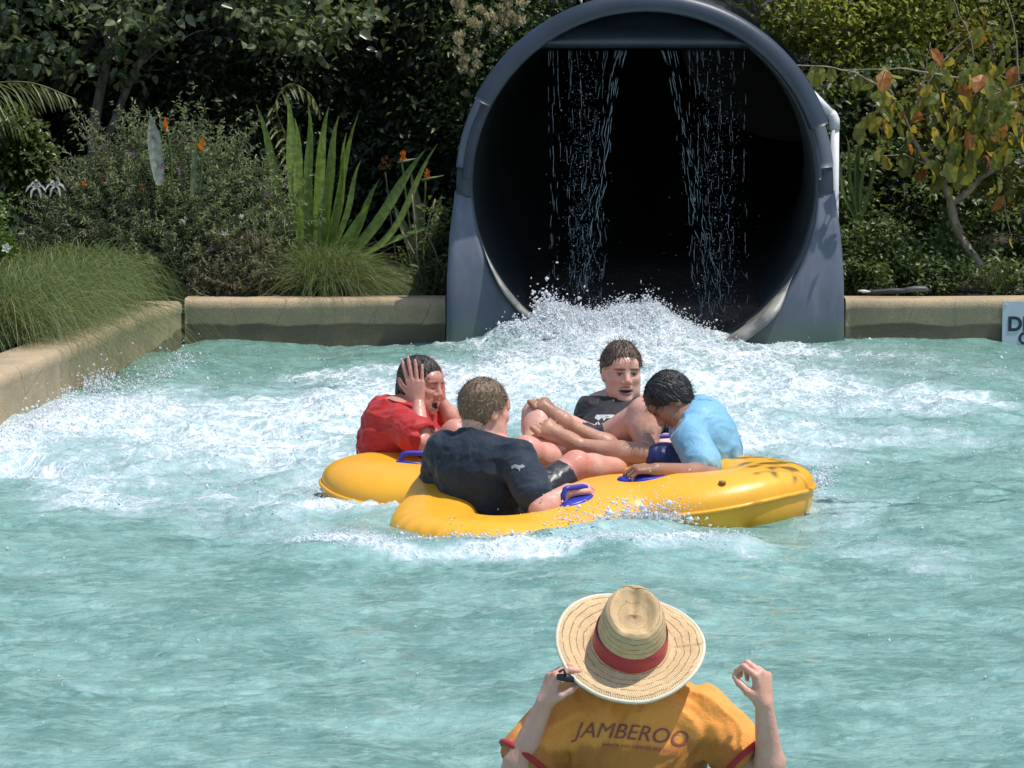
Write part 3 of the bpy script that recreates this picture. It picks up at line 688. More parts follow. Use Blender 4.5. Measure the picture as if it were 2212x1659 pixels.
# ---- tree with thin pale stems, upper left
t1 = thing('slender_tree', 'slender tree with two thin grey stems and glossy leaves at the upper left', 'tree', at(215, 330, 23.6))
mb = MB(); A = lambda u, v, y=23.6: at(u, v, y)
branch(mb, [A(200, 420), A(205, 270), A(232, 120), A(250, -40), A(262, -260)], .040, .022)
branch(mb, [A(222, 330), A(258, 230), A(300, 140), A(352, 40), A(420, -180)], .030, .014)
mb.build('trunk', M_barkg, t1); mb = MB()
for q in ([A(232, 120), A(215, 40), A(170, -40)], [A(300, 140), A(370, 90), A(455, 60)], [A(255, -40), A(310, -90), A(420, -140)], [A(320, 110), A(330, 20), A(315, -60)], [A(245, 60), A(160, 20), A(60, 10)], [A(225, 60), A(222, 10), A(190, -10)]): branch(mb, q, .012, .004, 5)
mb.build('branch', M_barkg, t1)
crown(t1, [((-2.9, 23.6, 2.75), (.9, .7, .65), 3400, 60), ((-1.75, 23.7, 2.75), (.85, .7, .75), 2600, 44), ((-1.35, 23.4, 2.05), (.55, .35, .22), 650, 12), ((-2.9, 23.3, 1.95), (.65, .4, .35), 900, 16)], .085, .052, M_lf_pale, .35, True, cs=.13)
# ---- dark trees filling the shade
t2 = thing('shade_tree', 'dark spreading tree at the far left behind the slender stems', 'tree', (-3.6, 25.6, .3))
mb = MB(); branch(mb, [(-3.6, 25.6, .2), (-3.5, 25.5, 1.4), (-3.7, 25.4, 2.6)], .09, .05); branch(mb, [(-3.55, 25.5, 1.3), (-3.0, 25.4, 2.0), (-2.7, 25.5, 2.8)], .05, .03); mb.build('trunk', M_barkd, t2)
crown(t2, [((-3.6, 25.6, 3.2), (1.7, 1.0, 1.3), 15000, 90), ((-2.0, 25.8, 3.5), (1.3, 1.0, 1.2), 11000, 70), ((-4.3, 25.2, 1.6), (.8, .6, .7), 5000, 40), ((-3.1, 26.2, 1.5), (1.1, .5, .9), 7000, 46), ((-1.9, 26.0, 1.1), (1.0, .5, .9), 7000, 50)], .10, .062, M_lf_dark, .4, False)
t3 = thing('blossom_tree', 'dark tree with cream blossom clusters left of the tube', 'tree', (-.7, 25.0, .3))
mb = MB(); branch(mb, [(-.9, 25.2, .2), (-.85, 25.1, 1.3), (-.6, 25.1, 2.6)], .10, .06); branch(mb, [(-.85, 25.1, 1.2), (-1.3, 25.0, 2.0), (-1.6, 25.1, 3)], .06, .03); branch(mb, [(-.7, 25.1, 1.5), (-.3, 24.6, 2.0), (0, 24.1, 2.5)], .05, .02); mb.build('trunk', M_barkd, t3)
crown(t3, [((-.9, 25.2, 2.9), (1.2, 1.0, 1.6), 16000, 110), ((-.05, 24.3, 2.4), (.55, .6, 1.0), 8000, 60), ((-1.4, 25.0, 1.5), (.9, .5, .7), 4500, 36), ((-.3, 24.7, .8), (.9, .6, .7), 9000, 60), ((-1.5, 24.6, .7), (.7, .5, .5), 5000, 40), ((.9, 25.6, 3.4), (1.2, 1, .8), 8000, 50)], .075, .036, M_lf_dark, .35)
M_cream = leafmat('cream blossom', (.52, .43, .27), (.72, .63, .43), .3, .7)
def blossoms(parent, spots, nm='blossom'):
    for (u, v, y, r) in spots:
        if math.hypot(u-1392, v-400) < 428: continue
        c = at(u, v, y); n = 46; P = c+unit(n)*r*.75*rng.random((n, 1))**.4*np.array((1, 1, .8))
        V, T, t = leaves_vf(P, nrm(np.array((0, -.3, .8)))+.8*unit(n), unit(n), .026, .020, rng.random(n), 0)
        mk(nm, V, T, M_cream, parent, attr={'tint': t}, smooth=False)
blossoms(t3, [(1010+rng.normal()*8, 40, 23.5, .05)]+[(rng.uniform(985, 1130), rng.uniform(-10, 175), 23.2, rng.uniform(.04, .065)) for _ in range(40)]+[(rng.uniform(600, 985), rng.uniform(0, 170), 24.2, rng.uniform(.03, .045)) for _ in range(16)]+[(1015+rng.normal()*12, rng.uniform(180, 330), 23.7, .03) for _ in range(8)])
crown(t3, [(at(1060, 90, 23.75), (.26, .2, .32), 1500, 22), (at(1000, 220, 23.9), (.16, .2, .35), 700, 14)], .05, .026, M_lf_mid, .3, name='sunlit_sprays')
# ---- trees right of the tube
t4 = thing('lime_tree', 'dense yellow green tree above the right shoulder of the tube', 'tree', (3.2, 25.0, .3))
mb = MB(); branch(mb, [(3.2, 25.2, .2), (3.1, 25.1, 1.3), (3.2, 25, 2.6)], .09, .05); branch(mb, [(3.1, 25.1, 1.2), (2.6, 24.9, 1.9), (2.3, 24.8, 2.8)], .05, .03); mb.build('trunk', M_barkd, t4)
crown(t4, [((2.35, 24.7, 2.25), (.75, .6, .75), 11000, 90), ((3.2, 24.9, 2.6), (.9, .7, .9), 11000, 90), ((1.9, 25.2, 2.9), (.8, .6, .6), 5000, 40), ((4.2, 25.0, 2.6), (.9, .8, 1.1), 7000, 60)], .050, .030, M_lf_lime, .35, cs=.12, zmin=1.35)
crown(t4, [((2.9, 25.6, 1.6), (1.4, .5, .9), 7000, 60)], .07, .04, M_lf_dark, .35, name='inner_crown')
# red-brown tassels hanging in the lime tree
M_red = leafmat('dull red seed', (.10, .015, .015), (.17, .03, .025), .2)
for u, v in ((2085, 60), (2098, 85), (2140, 100), (2148, 120), (2060, 70), (2130, 60)):
    n = 30; c = at(u, v, 23.9); P = c+np.column_stack([rng.normal(size=n)*.015, rng.normal(size=n)*.015, rng.uniform(-.09, .06, n)])
    V, T, t = leaves_vf(P, unit(n), unit(n), .022, .014, rng.random(n)); mk('seed_tassel', V, T, M_red, t4, attr={'tint': t}, smooth=False, kind='stuff')
t5 = thing('autumn_leaved_tree', 'small tree with pale leaning trunk and green, yellow and orange leaves on the right', 'tree', at(2125, 628, 22.7))
A = lambda u, v, y=22.7: at(u, v, y)
mb = MB(); branch(mb, [A(2128, 640), A(2118, 580), A(2085, 530), A(2062, 480), A(2052, 425)], .038, .030, 10, .004); branch(mb, [A(2054, 435), A(2030, 385), A(1990, 330), A(1968, 290)], .026, .014, 8, .005)
branch(mb, [A(2056, 440), A(2085, 420), A(2130, 375), A(2190, 352), A(2300, 330)], .026, .014, 8, .006); mb.build('trunk', M_barkt, t5); mb = MB()
TW = [[A(1975, 300), A(1930, 215, 22.5), A(1880, 170, 22.4)], [A(1960, 290), A(1990, 200), A(2010, 90)], [A(1930, 215, 22.5), A(1915, 190, 21.9), A(1900, 215, 21.52)], [A(1930, 215, 22.5), A(1915, 160, 21.9), A(1915, 150, 21.52)], [A(1900, 185, 22.4), A(1820, 150, 22.2), A(1700, 140, 22.0)], [A(2070, 170, 22.4), A(1960, 150, 22.3), A(1830, 150, 22.2)],
      [A(2000, 335), A(2080, 250), A(2180, 190), A(2280, 170)], [A(2010, 360), A(1950, 335), A(1890, 340)], [A(2130, 375), A(2150, 280), A(2212, 230)], [A(2040, 400), A(2060, 330), A(2120, 300), A(2230, 290)], [A(2190, 352), A(2170, 430), A(2185, 520)], [A(1990, 250), A(2050, 230), A(2150, 240)], [A(2160, 380), A(2212, 400), A(2280, 420)], [A(1985, 220), A(2040, 130), A(2120, 60)], [A(2100, 200), A(2100, 100), A(2060, 0)], [A(2200, 190), A(2190, 60), A(2150, -60)]]
for q in TW: branch(mb, q, .0085, .003, 5, .012)
mb.build('twig', M_barkt, t5)
def heart_leaf(mat):
    t = np.linspace(0, 2*np.pi, 13)[:-1]; x = .5*np.sin(t)*(1-.25*np.cos(t)); y = -.5*np.cos(t)*(1+.12*np.cos(2*t))+.5
    V = np.column_stack([x*(.78+.12*np.sin(t*5)), y*(1+.10*(y > .9)), .28*np.abs(x)-.34*y*y+.10*x*y]); V = np.vstack([V, (0, .45, -.05)]); me = bpy.data.meshes.new('heart_leaf')
    me.from_pydata([tuple(q) for q in V], [], [(i, (i+1) % 12, 12) for i in range(12)]); me.materials.append(mat); return me
def flat_leaf_mat(name, c1, c2, c3):
    m, nt, bs = newmat(name); v = coords(nt)
    oi = nt.nodes.new('ShaderNodeObjectInfo'); c = mixc(nt, oi.outputs['Random'], c1, c2)
    c = mixc(nt, mrange(nt, noise(nt, v, 2.2, 4), .46, .66, 0, .85), c, c3); nt.links.new(c, bs.inputs['Base Color']); bs.inputs['Roughness'].default_value = .45
    tr = nt.nodes.new('ShaderNodeBsdfTranslucent'); ms = nt.nodes.new('ShaderNodeMixShader'); nt.links.new(c, tr.inputs[0]); ms.inputs[0].default_value = .38
    nt.links.new(bs.outputs[0], ms.inputs[1]); nt.links.new(tr.outputs[0], ms.inputs[2]); nt.links.new(ms.outputs[0], nt.nodes['Material Output'].inputs[0]); return m
HL = [heart_leaf(flat_leaf_mat('olive leaf', (.10, .13, .025), (.20, .22, .04), (.34, .27, .04))), heart_leaf(flat_leaf_mat('yellow leaf', (.45, .35, .04), (.55, .38, .04), (.28, .28, .04))), heart_leaf(flat_leaf_mat('orange leaf', (.42, .17, .03), (.36, .10, .03), (.35, .26, .06)))]
def put_leaf(parent, me, p, size, d, nn, name='leaf'):
    o = bpy.data.objects.new(name, me); COL.objects.link(o); o.parent = parent
    d = nrm(d); nn = nrm(nn-d*np.dot(nn, d)); s_ = np.cross(d, nn); M = Matrix(np.column_stack([s_, d, nn]).tolist()).to_4x4()
    o.matrix_local = Matrix.Translation(Vector(np.array(p)-ORG[parent.name]))@M@Matrix.Scale(size, 4); return o
for i in range(296):
    if i < 60: q = TW[int(rng.integers(len(TW)))]; c = spline(q, 20)[int(rng.integers(5, 20))]
    else:
        z_ = [(2080, 235, 62, 55), (2150, 300, 60, 50), (2010, 240, 40, 40), (2120, 170, 60, 50), (2190, 220, 50, 60), (1900, 260, 16, 12), (2060, 370, 30, 30), (2180, 130, 40, 60)][int(rng.choice(8, p=[.2, .2, .1, .18, .14, .04, .04, .1]))]
        c = at(z_[0]+rng.normal()*z_[2], z_[1]+rng.normal()*z_[3], 22.5+rng.normal()*.22)
    d = np.array((rng.normal()*.5, rng.normal()*.4-.1, -1+rng.normal()*.3)); nn = np.array((rng.normal()*1.1, -.7+rng.normal()*.6, rng.normal()*.6+.35))
    put_leaf(t5, HL[int(rng.choice(3, p=[.66, .24, .10]))], c, rng.uniform(.05, .125), d, nn)
for u_, v_ in ((1872, 215), (1890, 180), (1900, 150), (1880, 240), (1865, 200), (1905, 205), (1892, 222)):
    put_leaf(t5, HL[0], at(u_+22+rng.normal()*6, v_+rng.normal()*8, 21.52+rng.normal()*.03), rng.uniform(.05, .08), (rng.normal()*.6, rng.normal()*.6, -.5), (rng.normal()*.4, -.3, 1))
crown(t5, [(at(2110, 180, 22.9), (.42, .25, .42), 800, 30), (at(2030, 300, 22.9), (.3, .2, .25), 350, 14), (at(2190, 330, 22.8), (.3, .2, .4), 400, 16)], .062, .040, M_lf_aut, .45, True, name='foliage', cs=.09)
# low ground cover right of the tube
gcv = np.concatenate([crown_pts(at(1890, 560, 22.5), (.35, .25, .28), 2600, 50, .06), crown_pts(at(1990, 600, 22.4), (.4, .2, .12), 1500, 30, .05), crown_pts(at(2060, 545, 22.8), (.25, .2, .25), 1100, 24, .06), crown_pts(at(2160, 600, 22.5), (.3, .2, .15), 900, 20, .05), crown_pts(at(1860, 600, 22.2), (.2, .12, .10), 1100, 20, .05)])
gcv = gcv[(gcv[:, 1] > 22.12) & (gcv[:, 2] > .27)]
V, T, t = scatter_leaves(gcv, .042, .026, .1); tag(mk('ground_cover', V, T, M_lf_mid, attr={'tint': t}, smooth=False), kind='stuff')
sb = thing('shrub', 'dark green shrub in the shade behind the leaning trunk', 'shrub', (2.9, 23.6, .3))
crown(sb, [((2.6, 23.8, .75), (.6, .4, .6), 5200, 60), ((3.4, 23.8, .8), (.7, .4, .65), 5200, 60), ((2.75, 24.2, 1.4), (.9, .3, .4), 3500, 40)], .060, .034, M_lf_mid, .25, name='foliage', cs=.09)
def ribbon(pts, w, n=8, twist=0., nrm_=(0, -1, .3)):
    P = spline(pts, n); T = np.gradient(P, axis=0); T /= np.linalg.norm(T, axis=1)[:, None]
    N0 = nrm(nrm_); S_ = np.cross(T, N0); S_ /= np.linalg.norm(S_, axis=1)[:, None]; N_ = np.cross(S_, T)
    k = np.linspace(0, 1, n); ww = w*np.minimum(1, .55+k*1.6)*np.clip((1-k)*3.2, 0.02, 1)**.8
    a = twist*k; S_ = S_*np.cos(a)[:, None]+N_*np.sin(a)[:, None]
    V = np.stack([P-S_*ww[:, None]/2, P+N_*0-np.cross(S_, T)*ww[:, None]*.16, P+S_*ww[:, None]/2], 1).reshape(-1, 3); return V, grid_q(n, 3)
def strap_clump(name, label, cat, base, specs, mat, w=.06, y=22.5):
    t_ = thing(name, label, cat, base)
    for s_ in specs:
        b, m, e, ww = s_[:4]; yy = s_[4] if len(s_) > 4 else y
        ww *= .84; tp = at(*e, yy); pts = [at(*b, y), (at(*m, (y+yy)/2)), at(*e, (y+2*yy)/3), tp+np.array((.008*np.sign(e[0]-b[0]), -.01, 0))+(tp-at(*m, yy))*.10]
        V, Q = ribbon(pts, ww, 12, twist=rng.normal()*.25, nrm_=(rng.normal()*.35, -1, .35)); mk('leaf', V, Q, mat, t_, attr={'tint': np.clip(np.repeat(rng.random(), len(V))+.15*np.tile((-1, 0, 1), 12), 0, 1)})
    return t_
strap_clump('strap_lily', 'big clump of upright bright green strap leaves above the left wall', 'plant', at(672, 600, 22.55), [
 ((650, 600), (600, 410), (560, 242), .070), ((655, 600), (610, 470), (568, 340), .050), ((665, 600), (632, 380), (622, 215), .085), ((670, 600), (645, 420), (640, 270), .075),
 ((680, 600), (665, 400), (668, 240), .070), ((685, 600), (690, 400), (706, 245), .085), ((690, 600), (712, 390), (728, 262), .085), ((695, 600), (735, 410), (768, 262), .055),
 ((688, 600), (735, 440), (745, 300), .080), ((690, 600), (750, 460), (775, 355), .050), ((700, 600), (760, 520), (812, 400), .075), ((705, 600), (800, 500), (905, 340), .080), ((705, 600), (830, 520), (932, 330), .050),
 ((700, 600), (800, 540), (940, 485), .045), ((650, 600), (600, 540), (536, 450), .045), ((655, 600), (590, 520), (560, 430), .040), ((672, 600), (648, 520), (648, 452), .060, 22.1), ((665, 600), (618, 530), (592, 455), .060), ((690, 600), (730, 540), (790, 452), .055, 22.2)], M_lf_strap)
strap_clump('flax_clump', 'narrow sword leaves growing beside the white pipe', 'plant', at(1850, 470, 23.2), [((1850, 480), (1835, 380), (1830, 300), .035), ((1855, 480), (1850, 390), (1862, 300), .04), ((1860, 480), (1880, 400), (1900, 330), .035), ((1852, 480), (1820, 410), (1812, 340), .03), ((1858, 480), (1865, 370), (1880, 320), .03)], M_lf_mid, y=23.2)
M_palm = leafmat('palm leaflet', (.09, .12, .03), (.22, .25, .08), .35, .4)
def palm_frond(parent, pts, n, L0, side=(0, 0, -1), lean=(.35, 0, 0), w=.012):
    R_ = spline(pts, 40); fr = mk('frond', *tube_vf(R_, np.linspace(.010, .004, 40), 6), M_palm, parent, attr={'tint': np.full(40*6, .7)})
    for i in range(n):
        k = .08+.9*i/(n-1); j = int(k*39); t_ = nrm(R_[min(j+1, 39)]-R_[j-1]); L = L0*(math.sin(math.pi*min(k*.85+.12, 1))*.9+.1)
        for s_ in (-1, 1):
            d = nrm(t_*.55+np.array(side)*(.75 if s_ > 0 else .55)+np.array((0, -.55*s_, .12))); e = R_[j]+d*L+np.array((0, 0, -.22*L)); m = R_[j]+d*L*.5+np.array((0, 0, .03*L))
            V, Q = ribbon([R_[j], m, e], w, 6, nrm_=(rng.normal()*.3, -.6, .8)); mk('leaflet', V, Q, M_palm, fr, attr={'tint': np.full(len(V), rng.random())})
pf = thing('palm', 'palm frond arching in from the left edge above the shrubs', 'palm', at(-120, 420, 22.2))
palm_frond(pf, [at(-160, 330, 22.2), at(-60, 195, 22.2), at(60, 178, 22.2), at(165, 215, 22.2)], 26, .30)
palm_frond(pf, [at(-160, 330, 22.4), at(-100, 235, 22.4), at(-10, 232, 22.4), at(60, 290, 22.4)], 16, .26)
pf = thing('palm', 'small palm frond curling over behind the strap leaved clump', 'palm', at(640, 420, 23.0))
palm_frond(pf, [at(640, 430, 23), at(618, 300, 23), at(598, 215, 23), at(625, 182, 23), at(668, 202, 23), at(694, 255, 23)], 20, .17, side=(-.15, 0, -1), w=.016)
# ---- grass mounds
def mound(name, label, base_fn, n, L, w, dir_fn, mat=M_lf_grass, segs=7, grav=.9):
    B = np.array([base_fn() for _ in range(n)]); D = np.array([dir_fn(b) for b in B]); D /= np.linalg.norm(D, axis=1)[:, None]
    L_ = L*rng.uniform(.55, 1.15, n)[:, None]; k = np.linspace(0, 1, segs)[None, :, None]
    P = B[:, None]+D[:, None]*L_[:, None]*k+np.array((0, 0, -1.))*grav*L_[:, None]*k**2.3
    P += (rng.normal(size=(n, 1, 3))*.06)*k**2*L
    S_ = np.cross(D, unit(n)); S_ /= np.linalg.norm(S_, axis=1)[:, None]; ww = w*(1-k*.85)
    V = np.stack([P-S_[:, None]*ww/2, P+S_[:, None]*ww/2], 2).reshape(-1, 3)
    q = grid_q(segs, 2); Q = (q[None]+(np.arange(n)*segs*2)[:, None, None]).reshape(-1, 4)
    o = mk(name, V, Q, mat, attr={'tint': np.repeat(rng.random(n), segs*2)}, smooth=False)
    return tag(o, label, 'grass')
def bl():
    t_ = rng.random(); y = 18.6+t_*2.7; x = np.interp(y, LW[:, 1], LW[:, 0])-.32-.44*rng.random(); return (x, y, .30)
mound('grass_mound', 'tall green rush mound spilling over the left wall', bl, 8500, 1.12, .0055, lambda b: (rng.normal()*.45+.28, rng.normal()*.45-.12, .95+rng.random()*.5) if rng.random() < .965 else (1.0+rng.normal()*.2, rng.normal()*.5-.2, .30+rng.random()*.35), grav=.84)
mound('grass_mound', 'small arching rush tuft under the strap leaved clump', lambda: (at(700+rng.normal()*24, 620, 22.3)[0], 22.25+rng.normal()*.08, .30), 3300, .74, .005, lambda b: (rng.normal()*.75+.55, rng.normal()*.45-.2, .75+rng.random()*.4), grav=.62)
mound('grass_mound', 'short grass tuft at the foot of the leaning trunk', lambda: (at(2160+rng.normal()*14, 620, 22.4)[0], 22.4+rng.normal()*.05, .30), 240, .26, .006, lambda b: (rng.normal()*.6, rng.normal()*.45, 1), grav=.3, mat=M_lf_mid)
# ---- fine-leaved grey shrub
def twiggy(name, label, c, r, ntw, nl, L, W, mat, tw_mat=M_barkg, curl=.5):
    t_ = thing(name, label, 'shrub', (c[0], c[1], .28)); c = np.array(c, float); r = np.array(r, float)
    base = np.array((c[0], c[1]+.1, .28)); mb = MB(); PP = []; DD = []
    for i in range(ntw):
        d = unit(1)[0]; d[2] = abs(d[2])*.9+.05; d[1] = d[1] if d[1] < .2 else -d[1]*.6; d = nrm(d)*(1+.16*rng.normal())
        e = c+d*r; m = base*.35+e*.65+rng.normal(size=3)*.07; st_ = base+rng.normal(size=3)*np.array((r[0]*.45, .1, 0))
        Pk = spline([st_, m, e], 16); Pk[8:] += np.cumsum(rng.normal(size=(8, 3))*.010*curl, 0)
        if i % 3 == 0: mb.tube(Pk, np.linspace(.005, .0015, 16), 4, False)
        k = rng.uniform(.45, 1, nl)**.8*15; j = k.astype(int).clip(0, 14); p = Pk[j]+(Pk[j+1]-Pk[j])*(k-j)[:, None]
        tt = Pk[j+1]-Pk[j]; tt /= np.linalg.norm(tt, axis=1)[:, None]; PP.append(p); DD.append(tt*.5+.75*unit(nl))
    mb.build('stems', tw_mat, t_); P = np.concatenate(PP); D = np.concatenate(DD); D /= np.linalg.norm(D, axis=1)[:, None]; n = len(P)
    V, T, t = leaves_vf(P, D, unit(n)+np.array((0, -.2, .6)), L*rng.uniform(.6, 1.3, n), W, rng.random(n), .35); mk('foliage', V, T, mat, t_, attr={'tint': t}, smooth=False); return t_
sh = twiggy('shrub', 'broad grey green shrub with tiny mauve flowers filling the left bed', (at(360, 600, 22.45)[0], 22.55, .42), (.84, .45, .90), 1300, 60, .036, .0085, M_lf_grey)
sh2 = twiggy('shrub', 'dry brownish twiggy shrub hanging over the wall corner', (at(520, 600, 22.25)[0], 22.2, .36), (.30, .18, .34), 420, 50, .030, .007, leafmat('dry twig leaf', (.17, .16, .085), (.40, .38, .22), .2, .6))
M_mauve = leafmat('mauve flower', (.30, .12, .34), (.40, .20, .42), .3); M_white = leafmat('white petal', (.72, .72, .64), (.80, .80, .72), .3, .5); M_orange = leafmat('orange sepal', (.72, .17, .015), (.78, .27, .02), .35, .4); M_rust = leafmat('withered flower', (.20, .06, .03), (.28, .11, .05), .2)
def posy(parent, u, v, y, mat, r=.02, n=18, L=.018, W=.010, name='flower'):
    c = at(u, v, y); P = c+unit(n)*r*rng.random((n, 1)); V, T, t = leaves_vf(P, unit(n)*.7+np.array((0, -.4, .5)), unit(n), L, W, rng.random(n), .1); return mk(name, V, T, mat, parent, attr={'tint': t}, smooth=False)
for u, v in ((222, 318), (288, 334), (350, 362), (388, 370), (575, 418), (455, 538), (406, 616), (182, 300), (330, 300)): posy(sh, u, v, 22.0, M_mauve, .016)
for u, v, m_ in ((225, 385, M_rust), (306, 412, M_rust), (178, 400, M_orange), (395, 480, M_white), (488, 508, M_white), (520, 470, M_white)): posy(sh, u, v, 21.98, m_, .022, L=.024)
wl = thing('white_lily', 'two white spidery lily blooms above the left rush mound', 'flower', at(95, 470, 21.8))
for u, v in ((78, 405), (120, 402)):
    c = at(u, v, 21.6); mk('stem', *tube_vf([at(95, 480, 21.8), (c+at(95, 450, 21.8))/2, c], .004, 5), M_lf_mid, wl, attr={'tint': np.full(15, .5)})
    for a_ in np.linspace(0, 2*np.pi, 7)[:-1]:
        d = np.array((math.cos(a_), -.25, math.sin(a_)*.7)); V, Q = ribbon([c, c+d*.035+np.array((0, 0, .012)), c+d*.065+np.array((0, 0, -.03))], .014, 6); mk('petal', V, Q, M_white, wl, attr={'tint': np.full(len(V), .8)})
gs = thing('gardenia_shrub', 'bright small leaved shrub with white flowers at the left edge', 'shrub', (at(-20, 700, 20.2)[0], 20.2, .3))
P = np.concatenate([crown_pts(at(-6, 590, 20.0), (.10, .2, .22), 1700, 26, .03), crown_pts(at(0, 720, 19.2), (.12, .25, .13), 1800, 26, .035), crown_pts(at(-30, 500, 20.6), (.12, .2, .25), 900, 14, .04)])
V, T, t = scatter_leaves(P, .040, .026, .0, lay=.5); mk('foliage', V, T, leafmat('fresh green leaf', (.07, .12, .02), (.17, .26, .05), .4, .35), gs, attr={'tint': t}, smooth=False)
for u, v in ((14, 535), (4, 645), (18, 690), (8, 612)):
    c = at(u, v, 19.6)
    for a_ in np.linspace(0, 2*np.pi, 6)[:-1]:
        d = np.array((math.cos(a_), -.4, math.sin(a_))); V, Q = ribbon([c, c+d*.016, c+d*.03], .022, 5); mk('petal', V, Q, M_white, gs, attr={'tint': np.full(len(V), .8)})
ls = thing('shrub', 'fresh green broad leaved shrub under the left palm frond', 'shrub', (at(30, 420, 22.6)[0], 22.6, .3))
crown(ls, [(at(20, 300, 22.7), (.18, .25, .24), 1500, 26), (at(60, 350, 22.7), (.14, .2, .18), 900, 16), (at(0, 400, 22.6), (.2, .2, .3), 900, 16)], .055, .034, leafmat('fresh leaf', (.05, .085, .018), (.13, .18, .04), .4, .35), .2, name='foliage', cs=.05)
# ---- birds of paradise
M_palel = leafmat('whitish leaf underside', (.30, .34, .25), (.44, .47, .36), .2, .4)
def bop(label, stem, spots, leaves=()):
    t_ = thing('bird_of_paradise', label, 'flower', at(*stem[0]))
    mk('stem', *tube_vf(spline([at(*q) for q in stem], 12), .008, 6), M_lf_mid, t_, attr={'tint': np.full(72, .6)})
    c = at(*stem[-1]); dx, sc_ = spots
    V, Q = tube_vf([c+np.array((-dx*.03, 0, -.004)), c+np.array((dx*.03, 0, .008)), c+np.array((dx*.12, 0, .028))], [.009, .010, .001], 6); mk('beak', V, Q, M_lf_grey, t_, attr={'tint': np.full(len(V), .7)})
    for k in range(6):
        a_ = R(60+k*19+rng.normal()*6); d = np.array((math.cos(a_)*dx, rng.normal()*.25, math.sin(a_))); b = c+np.array((dx*.012*k-.01, 0, .005))
        V, Q = ribbon([b, b+d*.045*sc_, b+d*.085*sc_], .020*sc_, 7, nrm_=(rng.normal()*.6, -1, 0)); mk('sepal', V, Q, M_orange, t_, attr={'tint': np.full(len(V), rng.random())})
    for b, m, e, ww in leaves: V, Q = ribbon([at(*b), at(*m), at(*e)], ww, 12); mk('leaf', V, Q, M_palel if ww > .08 else M_lf_pale, t_, attr={'tint': np.full(len(V), .9)})
    return t_
G_ = 'birds of paradise'
bop('upright orange flower in front of the dark wood beside a pale leaf', [(372, 420, 22.05), (368, 330, 22.05), (362, 285, 22.05)], (-.2, 1.1), [((345, 400, 22.0), (335, 320, 22.0), (326, 248, 22.0), .085)])
bop('large fiery orange flower standing over the grey shrub', [(430, 420, 22.0), (436, 360, 22.0), (436, 330, 22.0)], (.5, 1.15), [((415, 420, 22.0), (420, 350, 22.0), (425, 305, 22.0), .035)])
bop('orange flower with a hooked bud right of the strap leaves', [(900, 600, 22.9), (880, 450, 22.9), (868, 350, 22.9)], (1, .9), [((890, 620, 22.9), (905, 480, 22.9), (888, 372, 22.9), .07)])
bop('orange flower nearest the tube rim', [(905, 620, 22.8), (915, 480, 22.8), (920, 388, 22.8)], (1, .85), [((915, 620, 22.8), (935, 500, 22.8), (955, 420, 22.8), .06), ((900, 620, 22.8), (890, 540, 22.8), (850, 440, 22.8), .06)])
t_ = bop('small orange flower hanging high in the upper left shade', [(262, 200, 24.2), (270, 160, 24.2), (272, 142, 24.2)], (.3, .75))
wf = thing('withered_flower', 'withered rust brown flower head left of the hooked bud', 'flower', at(835, 500, 22.8)); mk('stem', *tube_vf(spline([at(860, 600, 22.8), at(845, 480, 22.8), at(832, 372, 22.8)], 10), .005, 5), M_barkd, wf, attr={'tint': np.full(50, .5)})
for u, v in ((828, 352), (838, 345), (822, 365), (840, 362)): posy(wf, u, v, 22.7, M_rust, .022, L=.035, W=.008, n=12)
# pale blades leaning out of the shrub and thin stems by the tube
bb = thing('dry_stems', 'pale dry stems leaning among dark leaves beside the tube', 'plant', at(930, 620, 22.5))
for q in ([(905, 620), (898, 500), (890, 420)], [(925, 630), (915, 540), (940, 430)], [(935, 635), (945, 560), (920, 500)], [(930, 635), (960, 590), (945, 560)], [(915, 630), (900, 560), (868, 500)]):
    mk('stem', *tube_vf(spline([at(*k_, 22.5) for k_ in q], 10), .005, 5), M_barkt, bb, attr={'tint': np.full(50, .5)})
crown(bb, [(at(925, 520, 22.6), (.14, .15, .3), 420, 12), (at(930, 600, 22.5), (.14, .1, .12), 300, 10)], .05, .025, M_lf_mid, .2, name='foliage', cs=.05)

sr = thing('shrub', 'dark rounded shrub behind the sign at the right edge', 'shrub', (4.6, 23.2, .3))
crown(sr, [((4.5, 23.4, .8), (.8, .5, .6), 5000, 60), ((5.8, 23.6, .9), (.8, .5, .7), 5000, 60), ((5.2, 24.4, 1.7), (1.2, .5, .9), 6000, 60), ((6.8, 24.0, 1.2), (.8, .5, .9), 4000, 40)], .065, .038, M_lf_mid, .25, name='foliage', cs=.1)
# ---- tree on the right bank whose limb hangs over the pool; its leaves dapple the raft's right lobe
t6 = thing('overhanging_tree', 'leafy limb reaching over the pool from the right bank above the picture', 'tree', (6.1, 14.4, .28))
mb = MB(); branch(mb, [(6.1, 14.4, .2), (6.05, 14.4, 1.4), (5.9, 14.4, 2.3)], .06, .03, 10); branch(mb, [(5.9, 14.4, 2.3), (5.0, 14.3, 2.9), (4.0, 14.3, 3.0), (2.9, 14.2, 3.05), (2.15, 14.2, 2.9)], .018, .006, 8); mb.build('trunk', M_barkg, t6); mb = MB()
for q in ([(2.9, 14.2, 3.05), (2.5, 14.0, 2.95), (2.1, 13.9, 2.8)], [(2.6, 14.2, 3.0), (2.3, 14.4, 2.9), (2.0, 14.5, 2.75)], [(3.6, 14.3, 3.05), (3.3, 14.7, 3.2), (3.1, 15.0, 3.2)]): branch(mb, q, .010, .003, 5)
mb.build('twig', M_barkg, t6)
for i in range(60): put_leaf(t6, HL[0], (rng.normal(2.18, .13), 14.15+rng.normal()*.22, 2.85+rng.normal()*.12) if i < 44 else (rng.uniform(5.4, 6.4), 14.4+rng.normal()*.4, 2.9+rng.normal()*.25), rng.uniform(.06, .11), (rng.normal(), rng.normal(), -.6), (rng.normal()*.6, rng.normal()*.6, 1))
